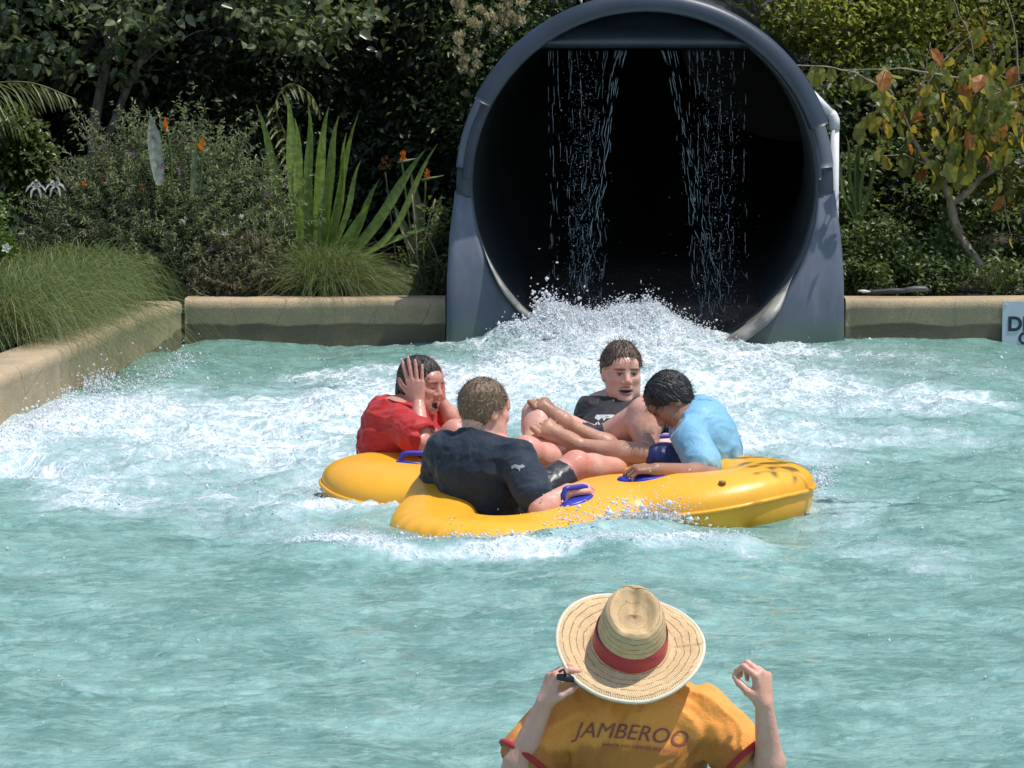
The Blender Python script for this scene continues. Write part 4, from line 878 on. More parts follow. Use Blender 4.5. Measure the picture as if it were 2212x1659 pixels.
# ================================================= RAFT
RC = np.array((.215, 14.60, 0.0)); DEL = R(20)
lob = [np.array((-math.sin(DEL), -math.cos(DEL))), np.array((math.cos(DEL), -math.sin(DEL))), np.array((math.sin(DEL), math.cos(DEL))), np.array((-math.cos(DEL), math.sin(DEL)))]
def r_out(th):
    d = np.stack([np.cos(th), np.sin(th)], -1); rs = []
    for l, dd, rr in zip(lob, (.61, .56, .53, .555), (.51, .52, .48, .51)):
        c = d@l; s2 = 1-c*c; q = rr*rr-dd*dd*s2
        rs.append(np.where((q > 0) & (c > 0), dd*c+np.sqrt(np.maximum(q, 0)), .45))
    rs = np.stack(rs); k = 19
    return np.log(np.exp(k*rs).sum(0))/k
nth, nph = 288, 44
th = np.linspace(0, 2*np.pi, nth, endpoint=False); Ro = r_out(th)
d = np.stack([np.cos(th), np.sin(th)], -1); OUT = d*Ro[:, None]
tg = np.roll(OUT, -1, 0)-np.roll(OUT, 1, 0); tg /= np.linalg.norm(tg, axis=1)[:, None]; NO = np.stack([tg[:, 1], -tg[:, 0]], 1)
wd = .215+.03*np.cos(4*(th-DEL))     # half width of the chamber
wd = np.where(np.isfinite(wd), wd, .2); hh = .125
def sag(x, y):   # the front is pressed under by the heaviest rider
    l = lob[0]; s = (x*l[0]+y*l[1]); return -.125*sstep(.15, .95, s)+.025*sstep(.2, 1.0, x*lob[1][0]+y*lob[1][1])-.005*sstep(.2, 1.0, x*lob[3][0]+y*lob[3][1])
ph = np.linspace(0, 2*np.pi, nph, endpoint=False)
cc = np.sign(np.cos(ph))*np.abs(np.cos(ph))**.80; ss = np.sign(np.sin(ph))*np.abs(np.sin(ph))**.80
V = np.zeros((nth, nph, 3))
for j in range(nph):
    pos = OUT-d*wd[:, None]*1.0+(d*(cc[j]*wd)[:, None])
    pos = OUT+(-1+cc[j])*wd[:, None]*(.5*d+.5*NO)
    V[:, j, :2] = pos; V[:, j, 2] = .082+ss[j]*(.100 if ss[j] > 0 else .20)
    pk = .006*np.cos(th*84+np.sin(th*7)*3)*np.exp(-((cc[j]-1)/.30)**2)*(.5+.5*np.sin(th*3+1))     # puckers along the seam
    V[:, j, 2] += pk*.6; V[:, j, :2] += NO*(pk*.5)[:, None]
V[..., 2] += sag(V[..., 0], V[..., 1]); V[..., 1] *= .92; V = V+RC
def raft_mat():
    m, nt, bs = newmat('yellow vinyl'); v = coords(nt)
    c = mixc(nt, mrange(nt, noise(nt, v, 3, 5), .3, .7), (.89, .455, .028), (.84, .39, .022))
    c = mixc(nt, mrange(nt, noise(nt, v, 22, 5, .7), .62, .8, 0, .35), c, (.55, .28, .04))
    nt.links.new(c, bs.inputs['Base Color']); bs.inputs['Roughness'].default_value = .40
    bs.inputs['Coat Weight'].default_value = .15; bs.inputs['Coat Roughness'].default_value = .12
    bump(nt, bs, math_(nt, 'ADD', noise(nt, v, 16, 4), math_(nt, 'MULTIPLY', noise(nt, v, 120, 2), .2)), .22, .008); return m
M_raft = raft_mat()
raft = thing('raft', 'yellow cloverleaf raft carrying four riders through the foam', 'raft', (RC[0], RC[1], -.12))
mk('chamber', V.reshape(-1, 3), grid_q(nth, nph, True, True), M_raft, raft)
# seam piping round the widest line
P = V[:, 0, :]+np.column_stack([NO*.004, np.zeros(nth)]); P = np.vstack([P, P[:2]])
tv, tq = tube_vf(P, .0095, 8, False); mk('seam', tv, tq, M_raft, raft)
# laced floor
fl = [np.array((RC[0]+r_*math.cos(t)*q, RC[1]+r_*math.sin(t)*q, -.05+.012*math.cos(q*9))) for q in np.linspace(0, 1, 8) for t, r_ in zip(th[::6], (Ro-wd*1.1)[::6])]
mk('floor', np.array(fl), grid_q(8, 48, False, True), simple('floor vinyl', (.70, .36, .02), (.55, .28, .02), 4, .45), raft)
M_blue = simple('blue handle plastic', (.035, .045, .42), (.025, .03, .30), 12, .35, .1)
VT = V[:, ss > .05].reshape(-1, 3)
def raft_z(x, y):
    i = np.argmin((VT[:, 0]-x)**2+(VT[:, 1]-y)**2); return VT[i, 2]
def handle(p, ax, L=.15, hgt=.055, patch=(.13, .065)):
    p = np.array(p, float); ax = nrm(ax); b = nrm(np.cross((0, 0, 1), ax)); mb = MB()
    t = np.linspace(0, np.pi, 11); arch = p+np.outer(np.cos(t)*L/2, ax)+np.outer(np.minimum(1, np.sin(t)*1.6)*hgt, (0, 0, 1))
    mb.tube(arch, .011, 8).build('handle', M_blue, raft)
    n = 24; t = np.linspace(0, 2*np.pi, n, endpoint=False); Vp = []
    for s_, z in ((1.0, -.016), (1.0, .002), (.9, .008), (.4, .010), (.02, .010)):
        q = p+np.outer(np.cos(t)*patch[0]*s_, ax)+np.outer(np.sin(t)*patch[1]*s_, b)
        q[:, 2] = [max(raft_z(x_, y_), p[2]-.05) for x_, y_ in q[:, :2]]; q[:, 2] += z; Vp.append(q)
    mk('handle_patch', np.concatenate(Vp), grid_q(5, n, False, True), M_blue, raft)
def hp(u, v, y):
    q = at(u, v, y); return (q[0], q[1], raft_z(q[0], q[1])+.002)
H_red = hp(898, 992, 14.66); handle(H_red, (1, .1, 0), .13, .05, (.085, .04))
H_dark = hp(1243, 1076, 13.98); handle(H_dark, (.8, .6, 0), .13, .05, (.085, .05))
H_blue = hp(1388, 1037, 14.18); handle(H_blue, (1, .1, 0), .10, .035, (.105, .06))
H_back = at(1432, 962, 15.2); handle(H_back, (.9, .4, 0), .12, .04, (.07, .035))
vx = at(1560, 1082, 14.02); vz = raft_z(vx[0], vx[1])
MB().tube([(vx[0], vx[1], vz-.004), (vx[0], vx[1], vz+.008), (vx[0], vx[1], vz+.009)], [.016, .014, .006], 12).build('valve', simple('dull valve cap', (.35, .22, .03), (.2, .13, .03), 20, .5, .1), raft)
# ================================================= PEOPLE
def skin_mat(name, rough=.50):
    m, nt, bs = newmat(name)
    a = node(nt, 'ShaderNodeAttribute', attribute_name='Col').outputs['Color']; v = coords(nt)
    c = mixc(nt, mrange(nt, noise(nt, v, 13, 6, .65), .35, .65, 0, .6), a, mixc(nt, 1., a, (.95, .70, .64), 'MULTIPLY'))
    c = mixc(nt, mrange(nt, noise(nt, v, 160, 3), .55, .75, 0, .22), c, mixc(nt, 1., c, (.7, .55, .5), 'MULTIPLY'))
    nt.links.new(c, bs.inputs['Base Color'])
    nt.links.new(mrange(nt, noise(nt, v, 45, 3), .4, .65, rough-.12, rough+.16), bs.inputs['Roughness'])
    bs.inputs['Subsurface Weight'].default_value = .06; bs.inputs['Coat Roughness'].default_value = .12; nt.links.new(mrange(nt, noise(nt, v, 26, 4, .6), .48, .62, 0, .45), bs.inputs['Coat Weight']); bs.inputs['Subsurface Radius'].default_value = (.012, .004, .002); bs.inputs['Subsurface Scale'].default_value = 1
    bump(nt, bs, math_(nt, 'ADD', noise(nt, v, 130, 3), math_(nt, 'MULTIPLY', noise(nt, v, 30, 3), 1.5)), .35, .004); return m
M_skin = skin_mat('wet skin')
def cloth_mat(name, c1, c2, rough=.62, dark=None, spec=.4):
    m, nt, bs = newmat(name); v = coords(nt)
    c = mixc(nt, mrange(nt, noise(nt, v, 5, 5), .35, .65), c1, c2)
    c = mixc(nt, mrange(nt, noise(nt, v, 220, 2), .4, .6, 0, .2), c, tuple(q*.5 for q in c1))
    if dark is not None: c = dark(nt, v, c)
    nt.links.new(c, bs.inputs['Base Color']); bs.inputs['Specular IOR Level'].default_value = spec
    nt.links.new(mrange(nt, noise(nt, v, 12, 4), .35, .65, rough-.15, rough+.1), bs.inputs['Roughness'])
    bs.inputs['Sheen Weight'].default_value = .1
    bump(nt, bs, math_(nt, 'ADD', noise(nt, coords(nt, scale=(1, 1, .55)), 20, 5, .62, 1.6), math_(nt, 'MULTIPLY', noise(nt, v, 300, 2), .12)), .45, .012); return m
def hair_mat(name, c1, c2):
    m, nt, bs = newmat(name); v = coords(nt)
    a = node(nt, 'ShaderNodeAttribute', attribute_name='tint').outputs['Fac']
    c = mixc(nt, math_(nt, 'ADD', math_(nt, 'MULTIPLY', a, .6), mrange(nt, noise(nt, v, 60, 4), .3, .7, 0, .4)), c1, c2)
    nt.links.new(c, bs.inputs['Base Color']); bs.inputs['Roughness'].default_value = .33; bs.inputs['Anisotropic'].default_value = .5
    bump(nt, bs, noise(nt, coords(nt, scale=(1, 1, .25)), 190, 4, .7), .7, .005); return m

class Head:
    def __init__(s, c, fwd, up, sc_=1.0): s.c = np.array(c, float); s.M = frame(fwd, up); s.s = sc_
    def p(s, x, y, z): return s.c+s.s*(x*s.M[0]+y*s.M[1]+z*s.M[2])
    def L(s, P): return ((P-s.c)@s.M.T)/s.s
    def add(s, S, mouth=.0, wide=1.0, brow=(.06, .035, .02), lip=(.45, .16, .13), open_eyes=True, ears=True):
        e = lambda c, r, k=.012, sub=False: S.ell(s.p(*c), np.array(r)*s.s, s.M, k*s.s, sub)
        e((0, -.012, .035), (.076*wide, .098, .092)); e((0, .02, -.02), (.070*wide, .075, .085), .03)
        e((0, .035, -.068), (.052*wide, .052, .045), .03); e((0, .078, -.102), (.024, .020, .018), .03)
        e((0, .078, .045), (.052, .022, .028), .03)                        # forehead
        for q in (-1, 1):
            e((q*.040*wide, .062, -.018), (.028, .028, .024), .02)            # cheek
            e((q*.030, .083, .022), (.026, .012, .009), .014)               # brow ridge
            e((q*.032, .098, .004), (.017, .014, .012), .01, True)          # eye socket
            e((q*.032, .080, .003), (.014, .0125, .012), .004)              # eyeball
            if ears:
                e((q*.077*wide, -.004, -.008), (.009, .020, .033), .006); e((q*.086*wide, .002, -.006), (.006, .010, .018), .004, True)
            e((q*.013, .100, -.031), (.010, .011, .009), .006)              # nostril wing
            e((q*.052*wide, .045, -.07), (.018, .03, .03), .03)
        S.cone(s.p(0, .090, .018), .009*s.s, s.p(0, .112, -.024), .0125*s.s, .012*s.s)
        e((0, .096, -.056-.0), (.024, .012, .007), .008); e((0, .094-.004*mouth, -.070-.022*mouth), (.022, .012, .008), .008)
        if mouth > 0: e((0, .104, -.064-.011*mouth), (.016+.013*(mouth < .8), .024, .0045+.012*mouth), .003, True)
        P = lambda c, r, col, soft=.4, w_=1.: S.paint(s.p(*c), np.array(r)*s.s, col, s.M, soft, w_)
        P((0, .100, -.055), (.025, .02, .007), lip, .5, .8); P((0, .095, -.071-.022*mouth), (.023, .02, .009), lip, .5, .8)
        if mouth > 0:
            P((0, .090, -.064-.011*mouth), (.020+.008*(mouth < .8), .03, .005+.013*mouth), (.05, .012, .012), .3)
            P((0, .098, -.061), (.017+.006*(mouth < .8), .020, .005), (.80, .74, .66), .3)
        for q in (-1, 1):
            P((q*.034, .100, .025), (.022, .02, .0045), brow, .6, .85)
            if open_eyes:
                P((q*.032, .098, .003), (.012, .012, .004), (.26, .22, .20), .4); P((q*.032, .098, .003), (.0055, .014, .0060), (.03, .02, .015), .3)  # eye whites painted dull grey, putting the socket shade into the colour
                P((q*.032, .096, .009), (.016, .014, .003), (.06, .035, .03), .5, .8)
            else: P((q*.032, .098, -.001), (.016, .014, .0028), (.10, .05, .04), .5, .8)
            P((q*.052, .065, -.025), (.024, .03, .024), (.62, .24, .19), .8, .25)
        P((0, .118, -.022), (.014, .014, .014), (.60, .22, .18), .8, .3)
    def hair(s, name, mat, parent, line, th=.012, spike=.004, strands=900, slen=.035, vox=.0035, lift=.4, freq=60, seed=1, wide=1.0, bottom=-.07):
        S = SDF(vox); e = lambda c, r, k=.012: S.ell(s.p(*c), (np.array(r)+th)*s.s, s.M, k*s.s)
        e((0, -.012, .035), (.076*wide, .098, .092)); e((0, .0, -.02), (.068*wide, .072, .070), .03)
        def f(P, d):
            L = s.L(P); a_ = np.arctan2(L[:, 0], L[:, 1]-.02); fl = spike*fbm(a_*9+2*perlin(L[:, 0]*12, L[:, 1]*12, L[:, 2]*12), L[:, 2]*14, L[:, 1]*10+seed, 4)
            return np.maximum(d+fl, line(L)*s.s*.8)
        S.fn(f); V, Q = S.mesh(); r_ = np.random.default_rng(seed)
        o = mk(name, V, Q, mat, parent, attr={'tint': np.clip(.35+.5*fbm(V[:, 0]*70, V[:, 1]*70, V[:, 2]*70, 2), 0, 1)})
        # loose locks standing off the cap
        idx = r_.choice(len(V), strands); B = V[idx]; nn = B-s.c; nn /= np.linalg.norm(nn, axis=1)[:, None]
        flow = -s.M[2]*.6+s.M[1]*.5*np.sign((s.L(B)[:, 1] > .0)-.5)[:, None]; flow = flow-nn*(nn*flow).sum(1)[:, None]
        flow += .35*r_.normal(size=B.shape); flow /= np.linalg.norm(flow, axis=1)[:, None]
        L = slen*s.s*(.5+r_.random(strands))[:, None]; sd = np.cross(nn, flow); wdt = .0016*s.s
        p0 = B-nn*.002; p1 = B+flow*L*.5+nn*L*lift*.5; p2 = B+flow*L+nn*L*lift*.7
        VV = np.stack([p0-sd*wdt, p0+sd*wdt, p1-sd*wdt*.9, p1+sd*wdt*.9, p2], 1).reshape(-1, 3)
        b = 5*np.arange(strands)[:, None]; tri = np.concatenate([b+np.array((0, 1, 3)), b+np.array((0, 3, 2)), b+np.array((2, 3, 4))])
        lk = mk('hair_locks', VV, tri, mat, o, attr={'tint': np.repeat(r_.random(strands), 5)}); lk['kind'] = 'stuff'
        return o
def hand(S, w, fd, pn, thumb, curl=(.5, .5, .5, .5), tcurl=.4, s=1.0, spread=.06):
    """wrist w, fd towards the fingers, pn out of the palm, thumb = direction the thumb side faces"""
    w = np.array(w, float); fd = nrm(fd); pn = nrm(np.array(pn)-fd*np.dot(pn, fd)); t = nrm(np.cross(fd, pn)); t = t if np.dot(t, thumb) > 0 else -t
    k0 = w+fd*.012*s
    for i in range(4):
        o = (.5-i/3)*2; kn = w+fd*(.092-.006*i*(i > 1)-.004*(i == 0))*s+t*o*.031*s-pn*.004*s*(1-abs(o))
        S.cone(k0+t*o*.015*s, .017*s, kn, .0115*s, .012*s)
        dirn = nrm(fd+t*o*spread); c = curl[i]; Ls = np.array((.044, .027, .021))*s*(.95, 1.05, 1.0, .82)[i]; r_ = np.array((.0100, .0090, .0082, .0070))*s*(1, 1, .97, .85)[i]
        p = kn; ax = np.cross(fd, pn)
        for j in range(3):
            dirn = rotv(dirn, ax, c*(.9, 1.1, .7)[j]); q = p+dirn*Ls[j]; S.cone(p, r_[j], q, r_[j+1], .0035*s); p = q
    b = w+fd*.02*s+t*.018*s+pn*.006*s; m = b+nrm(fd*.65+t*.75+pn*.25)*.042*s
    S.cone(b, .017*s, m, .0125*s, .012*s); d2 = nrm(fd*(.9)+t*(.45-.5*tcurl)+pn*(.2+tcurl)); m2 = m+d2*.034*s
    S.cone(m, .0115*s, m2, .0098*s, .004*s); d3 = nrm(fd*.9+t*(.1-.6*tcurl)+pn*(.2+tcurl)); S.cone(m2, .0098*s, m2+d3*.026*s, .0078*s, .004*s)
def arm(S, sh, el, wr, s=1.0, infl=0., upto=2.):
    sh, el, wr = (np.array(q, float) for q in (sh, el, wr)); f = .60 if upto < 1 else 1
    e2 = sh+(el-sh)*min(upto, 1.)
    r1 = .050*s+(.041-.050)*s*min(upto, 1.)
    S.cone(sh, .052*s+infl, e2, r1+infl*1.5, .03)
    if upto < 1: return e2
    m = el+(wr-el)*.3; S.cone(el, .037*s+infl, m, .041*s+infl, .02); S.cone(m, .041*s+infl, wr, .0255*s+infl, .02)
def leg(S, hip, kn, an, s=1.0, infl=0.):
    hip, kn, an = (np.array(q, float) for q in (hip, kn, an))
    S.cone(hip, .085*s+infl, kn, .058*s+infl, .04); S.ell(kn, np.full(3, .056*s), k=.03)
    ax = nrm(an-kn); back = nrm((hip-kn)-ax*np.dot(hip-kn, ax)+1e-6)
    m = kn+(an-kn)*.32+back*.012*s; S.cone(kn, .053*s, m, .060*s, .03); S.cone(m, .060*s, an, .036*s, .03)
def foot(S, an, td, up, s=1.0, side=(0, 0, 0)):
    an = np.array(an, float); td = nrm(td); up = nrm(np.array(up)-td*np.dot(up, td)); sd = np.cross(td, up)
    heel = an-up*.045*s-td*.035*s; ball = an+td*.125*s-up*.055*s
    S.ell(heel, np.array((.032, .042, .034))*s, np.array((sd, td, up)), .02)
    S.cone(an, .037*s, an-up*.02*s+td*.03*s, .037*s, .02)
    for o in (-1, 1): S.cone(heel+sd*o*.010*s, .030*s, ball+sd*o*.026*s, .021*s, .02)
    S.cone(an+td*.02*s-up*.01*s, .032*s, ball+up*.008*s, .020*s, .025)
    for i in range(5):
        o = (i-2)/2; r_ = (.0145, .0110, .0105, .0100, .0095)[i]*s; b = ball+sd*o*.042*s+td*(.010-.010*i*.6)*s
        e = b+td*(.036-.004*i)*s; S.cone(b, r_, e, r_*.92, .004*s)
def torso(S, pel, che, nek, rt_p, rt_c, w_p=.17, w_c=.19, d_p=.12, d_c=.125, infl=0., belly=0., belly_dir=(0, 0, 0)):
    pel, che, nek = (np.array(q, float) for q in (pel, che, nek)); up = nrm(che-pel)
    def fr(r_, u): r_ = nrm(r_-u*np.dot(r_, u)); return np.array((r_, np.cross(u, r_), u))
    Mp = fr(np.array(rt_p, float), up); Mc = fr(np.array(rt_c, float), nrm(nek-pel)); L = np.linalg.norm(che-pel)
    S.ell(pel, np.array((w_p, d_p, .12))+infl, Mp, .05); mid = (pel+che)/2+np.array(belly_dir)*belly
    S.ell(mid, np.array((w_p*.5+w_c*.5-.01, d_p+belly, max(.12, L*.6)))+infl, Mp, .06)
    S.ell(che, np.array((w_c, d_c, .15))+infl, Mc, .05)
    S.ell(che+(nek-che)*.60, np.array((w_c*.92, d_c*.72, .075))+infl, Mc, .05)
def folds(amp, fx, fy, fz, seed, o=3):
    def f(P, d):
        wv = perlin(P[:, 0]*4, P[:, 1]*4, P[:, 2]*4+seed)
        n = np.abs(fbm(P[:, 0]*fx+wv*1.5, P[:, 1]*fy, P[:, 2]*fz+seed, o))
        return d-amp*(.45-n)*1.6
    return f
def finish(S, name, mat, parent, base=None, **kw):
    V, Q = S.mesh(); return mk(name, V, Q, mat, parent, col=None if base is None else S.colors(V, base), **kw)
def drape(name, text, size, mat, parent, target, origin, ex, ez, view, off=.0025, thick=True, V2=None, F2=None, **kw):
    """flat print laid onto a garment: letters in the plane (ex, ez) pushed along 'view' onto the cloth"""
    if V2 is None: V2, F2 = text_mesh(name, text, size, mat, parent, np.eye(3), (0, 0, 0), ext=0, **kw)
    V2 = np.array(V2, float)[:, :2]
    tris = []
    for f in F2:
        for i in range(1, len(f)-1): tris.append([V2[f[0]], V2[f[i]], V2[f[i+1]]])
    tris = np.array(tris)
    for _ in range(2):
        nx = []
        for t in tris:
            a, b, c = t; l = [np.linalg.norm(a-b), np.linalg.norm(b-c), np.linalg.norm(c-a)]
            if max(l) < size*.18: nx.append(t); continue
            ab, bc, ca = (a+b)/2, (b+c)/2, (c+a)/2; nx += [np.array(q) for q in ((a, ab, ca), (ab, b, bc), (ca, bc, c), (ab, bc, ca))]
        tris = np.array(nx)
    P = tris.reshape(-1, 2); ex = np.array(ex, float); ez = np.array(ez, float); view = nrm(view)
    W = np.array(origin)+P[:, :1]*ex+P[:, 1:]*ez; view = nrm(np.array(origin)-np.array((0, 0, CH)))
    me = target.data; og = ORG[target.name]
    bv = BVHTree.FromPolygons([tuple(v.co) for v in me.vertices], [tuple(p.vertices) for p in me.polygons])
    out = []; last = 0.
    for q in W:
        for jx in (0, .0007, -.0009, .0016, .003, -.003, .006):
            h = bv.ray_cast(Vector(q-og-view*.5+np.array((jx, 0, jx*.6))), Vector(view))
            if h[0] is not None: break
        if h[0] is not None: last = np.dot(np.array(h[0])+og-q, view)-off
        out.append(q+view*last)
    return mk(name, np.array(out), np.arange(len(W)).reshape(-1, 3), mat, parent, smooth=False)
SK_PALE = (.70, .43, .33); SK_PINK = (.68, .37, .28); SK_TAN = (.34, .18, .11)
M_grey_print = simple('grey print', (.62, .62, .62), None, 20, .6, 0)

# ---------------- rider in black, at the back, facing the camera
K = thing('person', 'rider in black shirt with white wave logo laughing towards the camera', 'person', at(1330, 960, 15.2))
S = SDF(.0042); s = 1.05
pel, che, nek = at(1328, 985, 15.25), at(1336, 910, 15.54), at(1350, 868, 15.61)
shR, shL = at(1276, 888, 15.50), at(1430, 884, 15.66)
hd = Head(at(1342, 805, 15.54), (.22, -.96, -.02), (.03, 0, 1), 1.06)
rt = (-1, -.1, 0)
torso(S, pel, che, nek, rt, rt, .165, .185, .12, .12)
S.cone(nek-np.array((0, 0, .03)), .062, hd.p(0, -.02, -.05), .058, .03)
hd.add(S, mouth=.22, wide=.99)
arm(S, shR, at(1262, 975, 15.45), at(1300, 1010, 15.25)); hand(S, at(1300, 1010, 15.25), (.5, -.5, -.3), (0, 0, -1), (1, 0, 0), (.8,)*4)
arm(S, shL, at(1452, 960, 15.62), at(1440, 948, 15.36)); hand(S, at(1442, 944, 15.36), (-.15, -.8, -.45), (-.2, .3, -1), (-1, 0, 0), (.7, .75, .8, .8), s=1.05)
leg(S, at(1296, 975, 15.25), at(1163, 897, 14.98), at(1148, 968, 14.84), 1.12); foot(S, at(1155, 966, 14.84), (.75, -.1, .35), (-.35, 0, .9), .95)
leg(S, at(1312, 962, 15.15), at(1394, 890, 14.96), at(1402, 990, 14.86), 1.08); foot(S, at(1392, 992, 14.86), (-.4, -.7, -.1), (0, 0, 1), 1.0)
finish(S, 'body', M_skin, K, SK_PALE)
T = SDF(.005); torso(T, pel, che, nek, rt, rt, .165, .185, .12, .12, infl=.016)
for a_, b_ in ((shR, at(1262, 975, 15.45)), (shL, at(1452, 960, 15.62))): arm(T, a_, b_, b_, infl=.012, upto=.86)
T.cone(nek+np.array((0, 0, .02)), .074, nek-np.array((0, 0, .05)), .11, .03)
T.plane(nek+np.array((0, 0, .022)), (0, .12, 1)); T.fn(folds(.007, 9, 9, 14, 3))
M_black = cloth_mat('black rash shirt', (.009, .009, .011), (.014, .014, .016), .62)
KS = finish(T, 'shirt', M_black, K)
T = SDF(.006); T.cone(at(1296, 975, 15.25), .098, at(1240, 945, 15.12), .082, .03); T.cone(at(1300, 965, 15.15), .088, at(1318, 952, 15.11), .082, .03); T.ell(pel, (.17, .13, .11), k=.04)
T.fn(folds(.005, 14, 14, 14, 8)); finish(T, 'shorts', cloth_mat('dark shorts', (.02, .025, .04), (.03, .035, .05)), K)
hd.hair('hair', hair_mat('brown hair', (.045, .028, .018), (.16, .10, .06)), K, lambda L: np.maximum(.028-L[:, 2]+.030*sstep(.03, .09, L[:, 1])*1.0-.085*sstep(.0, -.07, L[:, 1]), -1)+.004*perlin(L[:, 0]*90, L[:, 1]*90, 2), th=.011, spike=.006, strands=1000, slen=.022, lift=.5, seed=4)
# two stacked curling wave shapes, a light print on the chest
w1 = [(0, .052), (.01, .066), (.085, .066), (.10, .058), (.088, .040), (.078, .054), (.066, .038), (.056, .054), (.042, .038), (.034, .053), (.018, .04)]
w2 = [(0, .012), (.004, .028), (.018, .036), (.026, .022), (.036, .030), (.046, .016), (.058, .030), (.072, .022), (.088, .028), (.074, .008), (.045, -.004), (.014, -.002)]
V2 = np.array(w1+w2); F2 = [(0, 1, 10), (1, 9, 10), (1, 2, 9), (9, 2, 7), (9, 7, 8), (2, 5, 7), (7, 5, 6), (2, 3, 5), (3, 4, 5)]+[(11, 12, 22), (12, 13, 14), (12, 14, 22), (14, 16, 22), (14, 15, 16), (22, 16, 21), (16, 17, 18), (16, 18, 21), (18, 20, 21), (18, 19, 20)]
drape('chest_logo', '', .2, M_grey_print, KS, KS, at(1284, 928, 15.36), (1, 0, 0), (0, .1, 1), (0, 1, .02), V2=V2, F2=F2)

# ---------------- rider in dark navy, nearest the camera, seen from behind
Fp = thing('person', 'rider in dark navy shirt seated at the front with his back to the camera', 'person', at(1055, 1100, 14.3))
S = SDF(.0042)
pel, che, nek = at(1052, 1118, 14.34), at(1040, 1015, 14.22), at(1036, 956, 14.24)
shL, shR = at(958, 972, 14.26), at(1114, 984, 14.14); rt = (1, -.12, 0)
hd = Head(at(1046, 888, 14.26), (.80, .58, -.16), (.04, .1, 1), 1.03)
torso(S, pel, che, nek, rt, rt, .172, .178, .13, .125, belly=.015)
S.cone(nek-np.array((0, 0, .04)), .070, hd.p(0, -.03, -.05), .063, .03); hd.add(S, 0)
elR, wrR = at(1170, 1102, 13.94), at(1226, 1060, 14.0)
arm(S, shR, elR, wrR, 1.18); hand(S, wrR, (.75, .35, .05), (.0, .3, -1), (-.4, .9, 0), (.75, .8, .85, .9), s=1.08, tcurl=.6)
elL, wrL = at(940, 1075, 14.5), at(958, 1030, 14.74)
arm(S, shL, elL, wrL, 1.05); hand(S, wrL, (-.5, .8, -.2), (0, 0, -1), (1, 0, 0), (.7,)*4)
leg(S, at(1015, 1105, 14.42), at(1136, 975, 14.72), at(1278, 1005, 14.98), 1.05); foot(S, at(1278, 1005, 14.98), (.7, .3, -.1), (0, 0, 1), .95)
leg(S, at(1092, 1110, 14.36), at(1244, 1006, 14.56), at(1358, 1008, 14.76), 1.0); foot(S, at(1358, 1008, 14.76), (.8, .35, -.35), (.3, 0, .9), 1.0)
S.paint(at(1250, 990, 14.5), (.06, .06, .04), (.66, .22, .18), soft=1, wgt=.5); S.paint(at(1128, 950, 14.7), (.07, .07, .04), (.70, .26, .20), soft=1, wgt=.5)
finish(S, 'body', M_skin, Fp, SK_PINK)
T = SDF(.005); torso(T, pel, che, nek, rt, rt, .172, .178, .13, .125, infl=.019, belly=.015)
for a_, b_ in ((shR, elR), (shL, elL)): arm(T, a_, b_, b_, 1.15, infl=.018, upto=.72)
T.cone(nek+np.array((0, 0, .03)), .083, nek-np.array((0, 0, .05)), .12, .03)
T.plane(nek+np.array((0, 0, .034)), (.30, .35, 1)); T.plane(at(1050, 1150, 14.2), (0, 0, -1)); T.fn(folds(.009, 7, 7, 10, 13))
M_nvy = cloth_mat('wet navy shirt', (.018, .028, .044), (.026, .038, .056), .75, None, .2)
FS = finish(T, 'shirt', M_nvy, Fp)
T = SDF(.005); a_, b_ = at(1092, 1110, 14.36), at(1250, 1012, 14.56); T.cone(a_, .105, a_+(b_-a_)*.86, .074, .03); a_, b_ = at(1015, 1105, 14.42), at(1136, 975, 14.72); T.cone(a_, .10, a_+(b_-a_)*.5, .088, .03)
T.plane(at(1092, 1110, 14.36)+(at(1250, 1012, 14.56)-at(1092, 1110, 14.36))*.84, at(1250, 1012, 14.56)-at(1092, 1110, 14.36)); T.fn(folds(.003, 14, 14, 18, 8))
FSH = finish(T, 'shorts', cloth_mat('charcoal swim shorts', (.025, .025, .032), (.04, .04, .05), .35), Fp)
V2 = np.array([(0, 0), (.05, .012), (.045, .028), (.01, .018), (.06, .0), (.085, .014), (.08, .026), (.056, .014), (-.03, -.01), (-.012, -.012), (-.01, .008)])*.8
drape('shorts_print', '', .2, M_grey_print, FSH, FSH, at(1190, 1042, 14.35), (.8, 0, .5), (-.5, 0, .8), (0, 1, -.1), V2=V2, F2=[(0, 1, 2), (0, 2, 3), (4, 5, 6), (4, 6, 7), (8, 9, 10)])
hd.hair('hair', hair_mat('short sandy hair', (.085, .052, .030), (.24, .155, .085)), Fp, lambda L: .010-L[:, 2]+.050*sstep(.02, .09, L[:, 1])-.100*sstep(.01, -.06, L[:, 1]), th=.010, spike=.004, strands=1200, slen=.016, lift=.3, seed=9)
lp = [(0, 0), (.012, .010), (.030, .012), (.040, .020), (.052, .016), (.046, .008), (.036, .002), (.040, -.012), (.030, -.004), (.018, -.002), (.006, -.012)]
drape('back_logo', '', .05, simple('grey transfer', (.30, .32, .35), None, 20, .5, 0), FS, FS, at(1104, 1006, 14.03), (1, 0, -.35), (.35, 0, 1), (0, 1, 0), V2=np.array(lp), F2=[(0, 1, 10), (1, 2, 9), (1, 9, 10), (2, 3, 6), (2, 6, 9), (3, 4, 5), (3, 5, 6), (6, 7, 8), (6, 8, 9)])

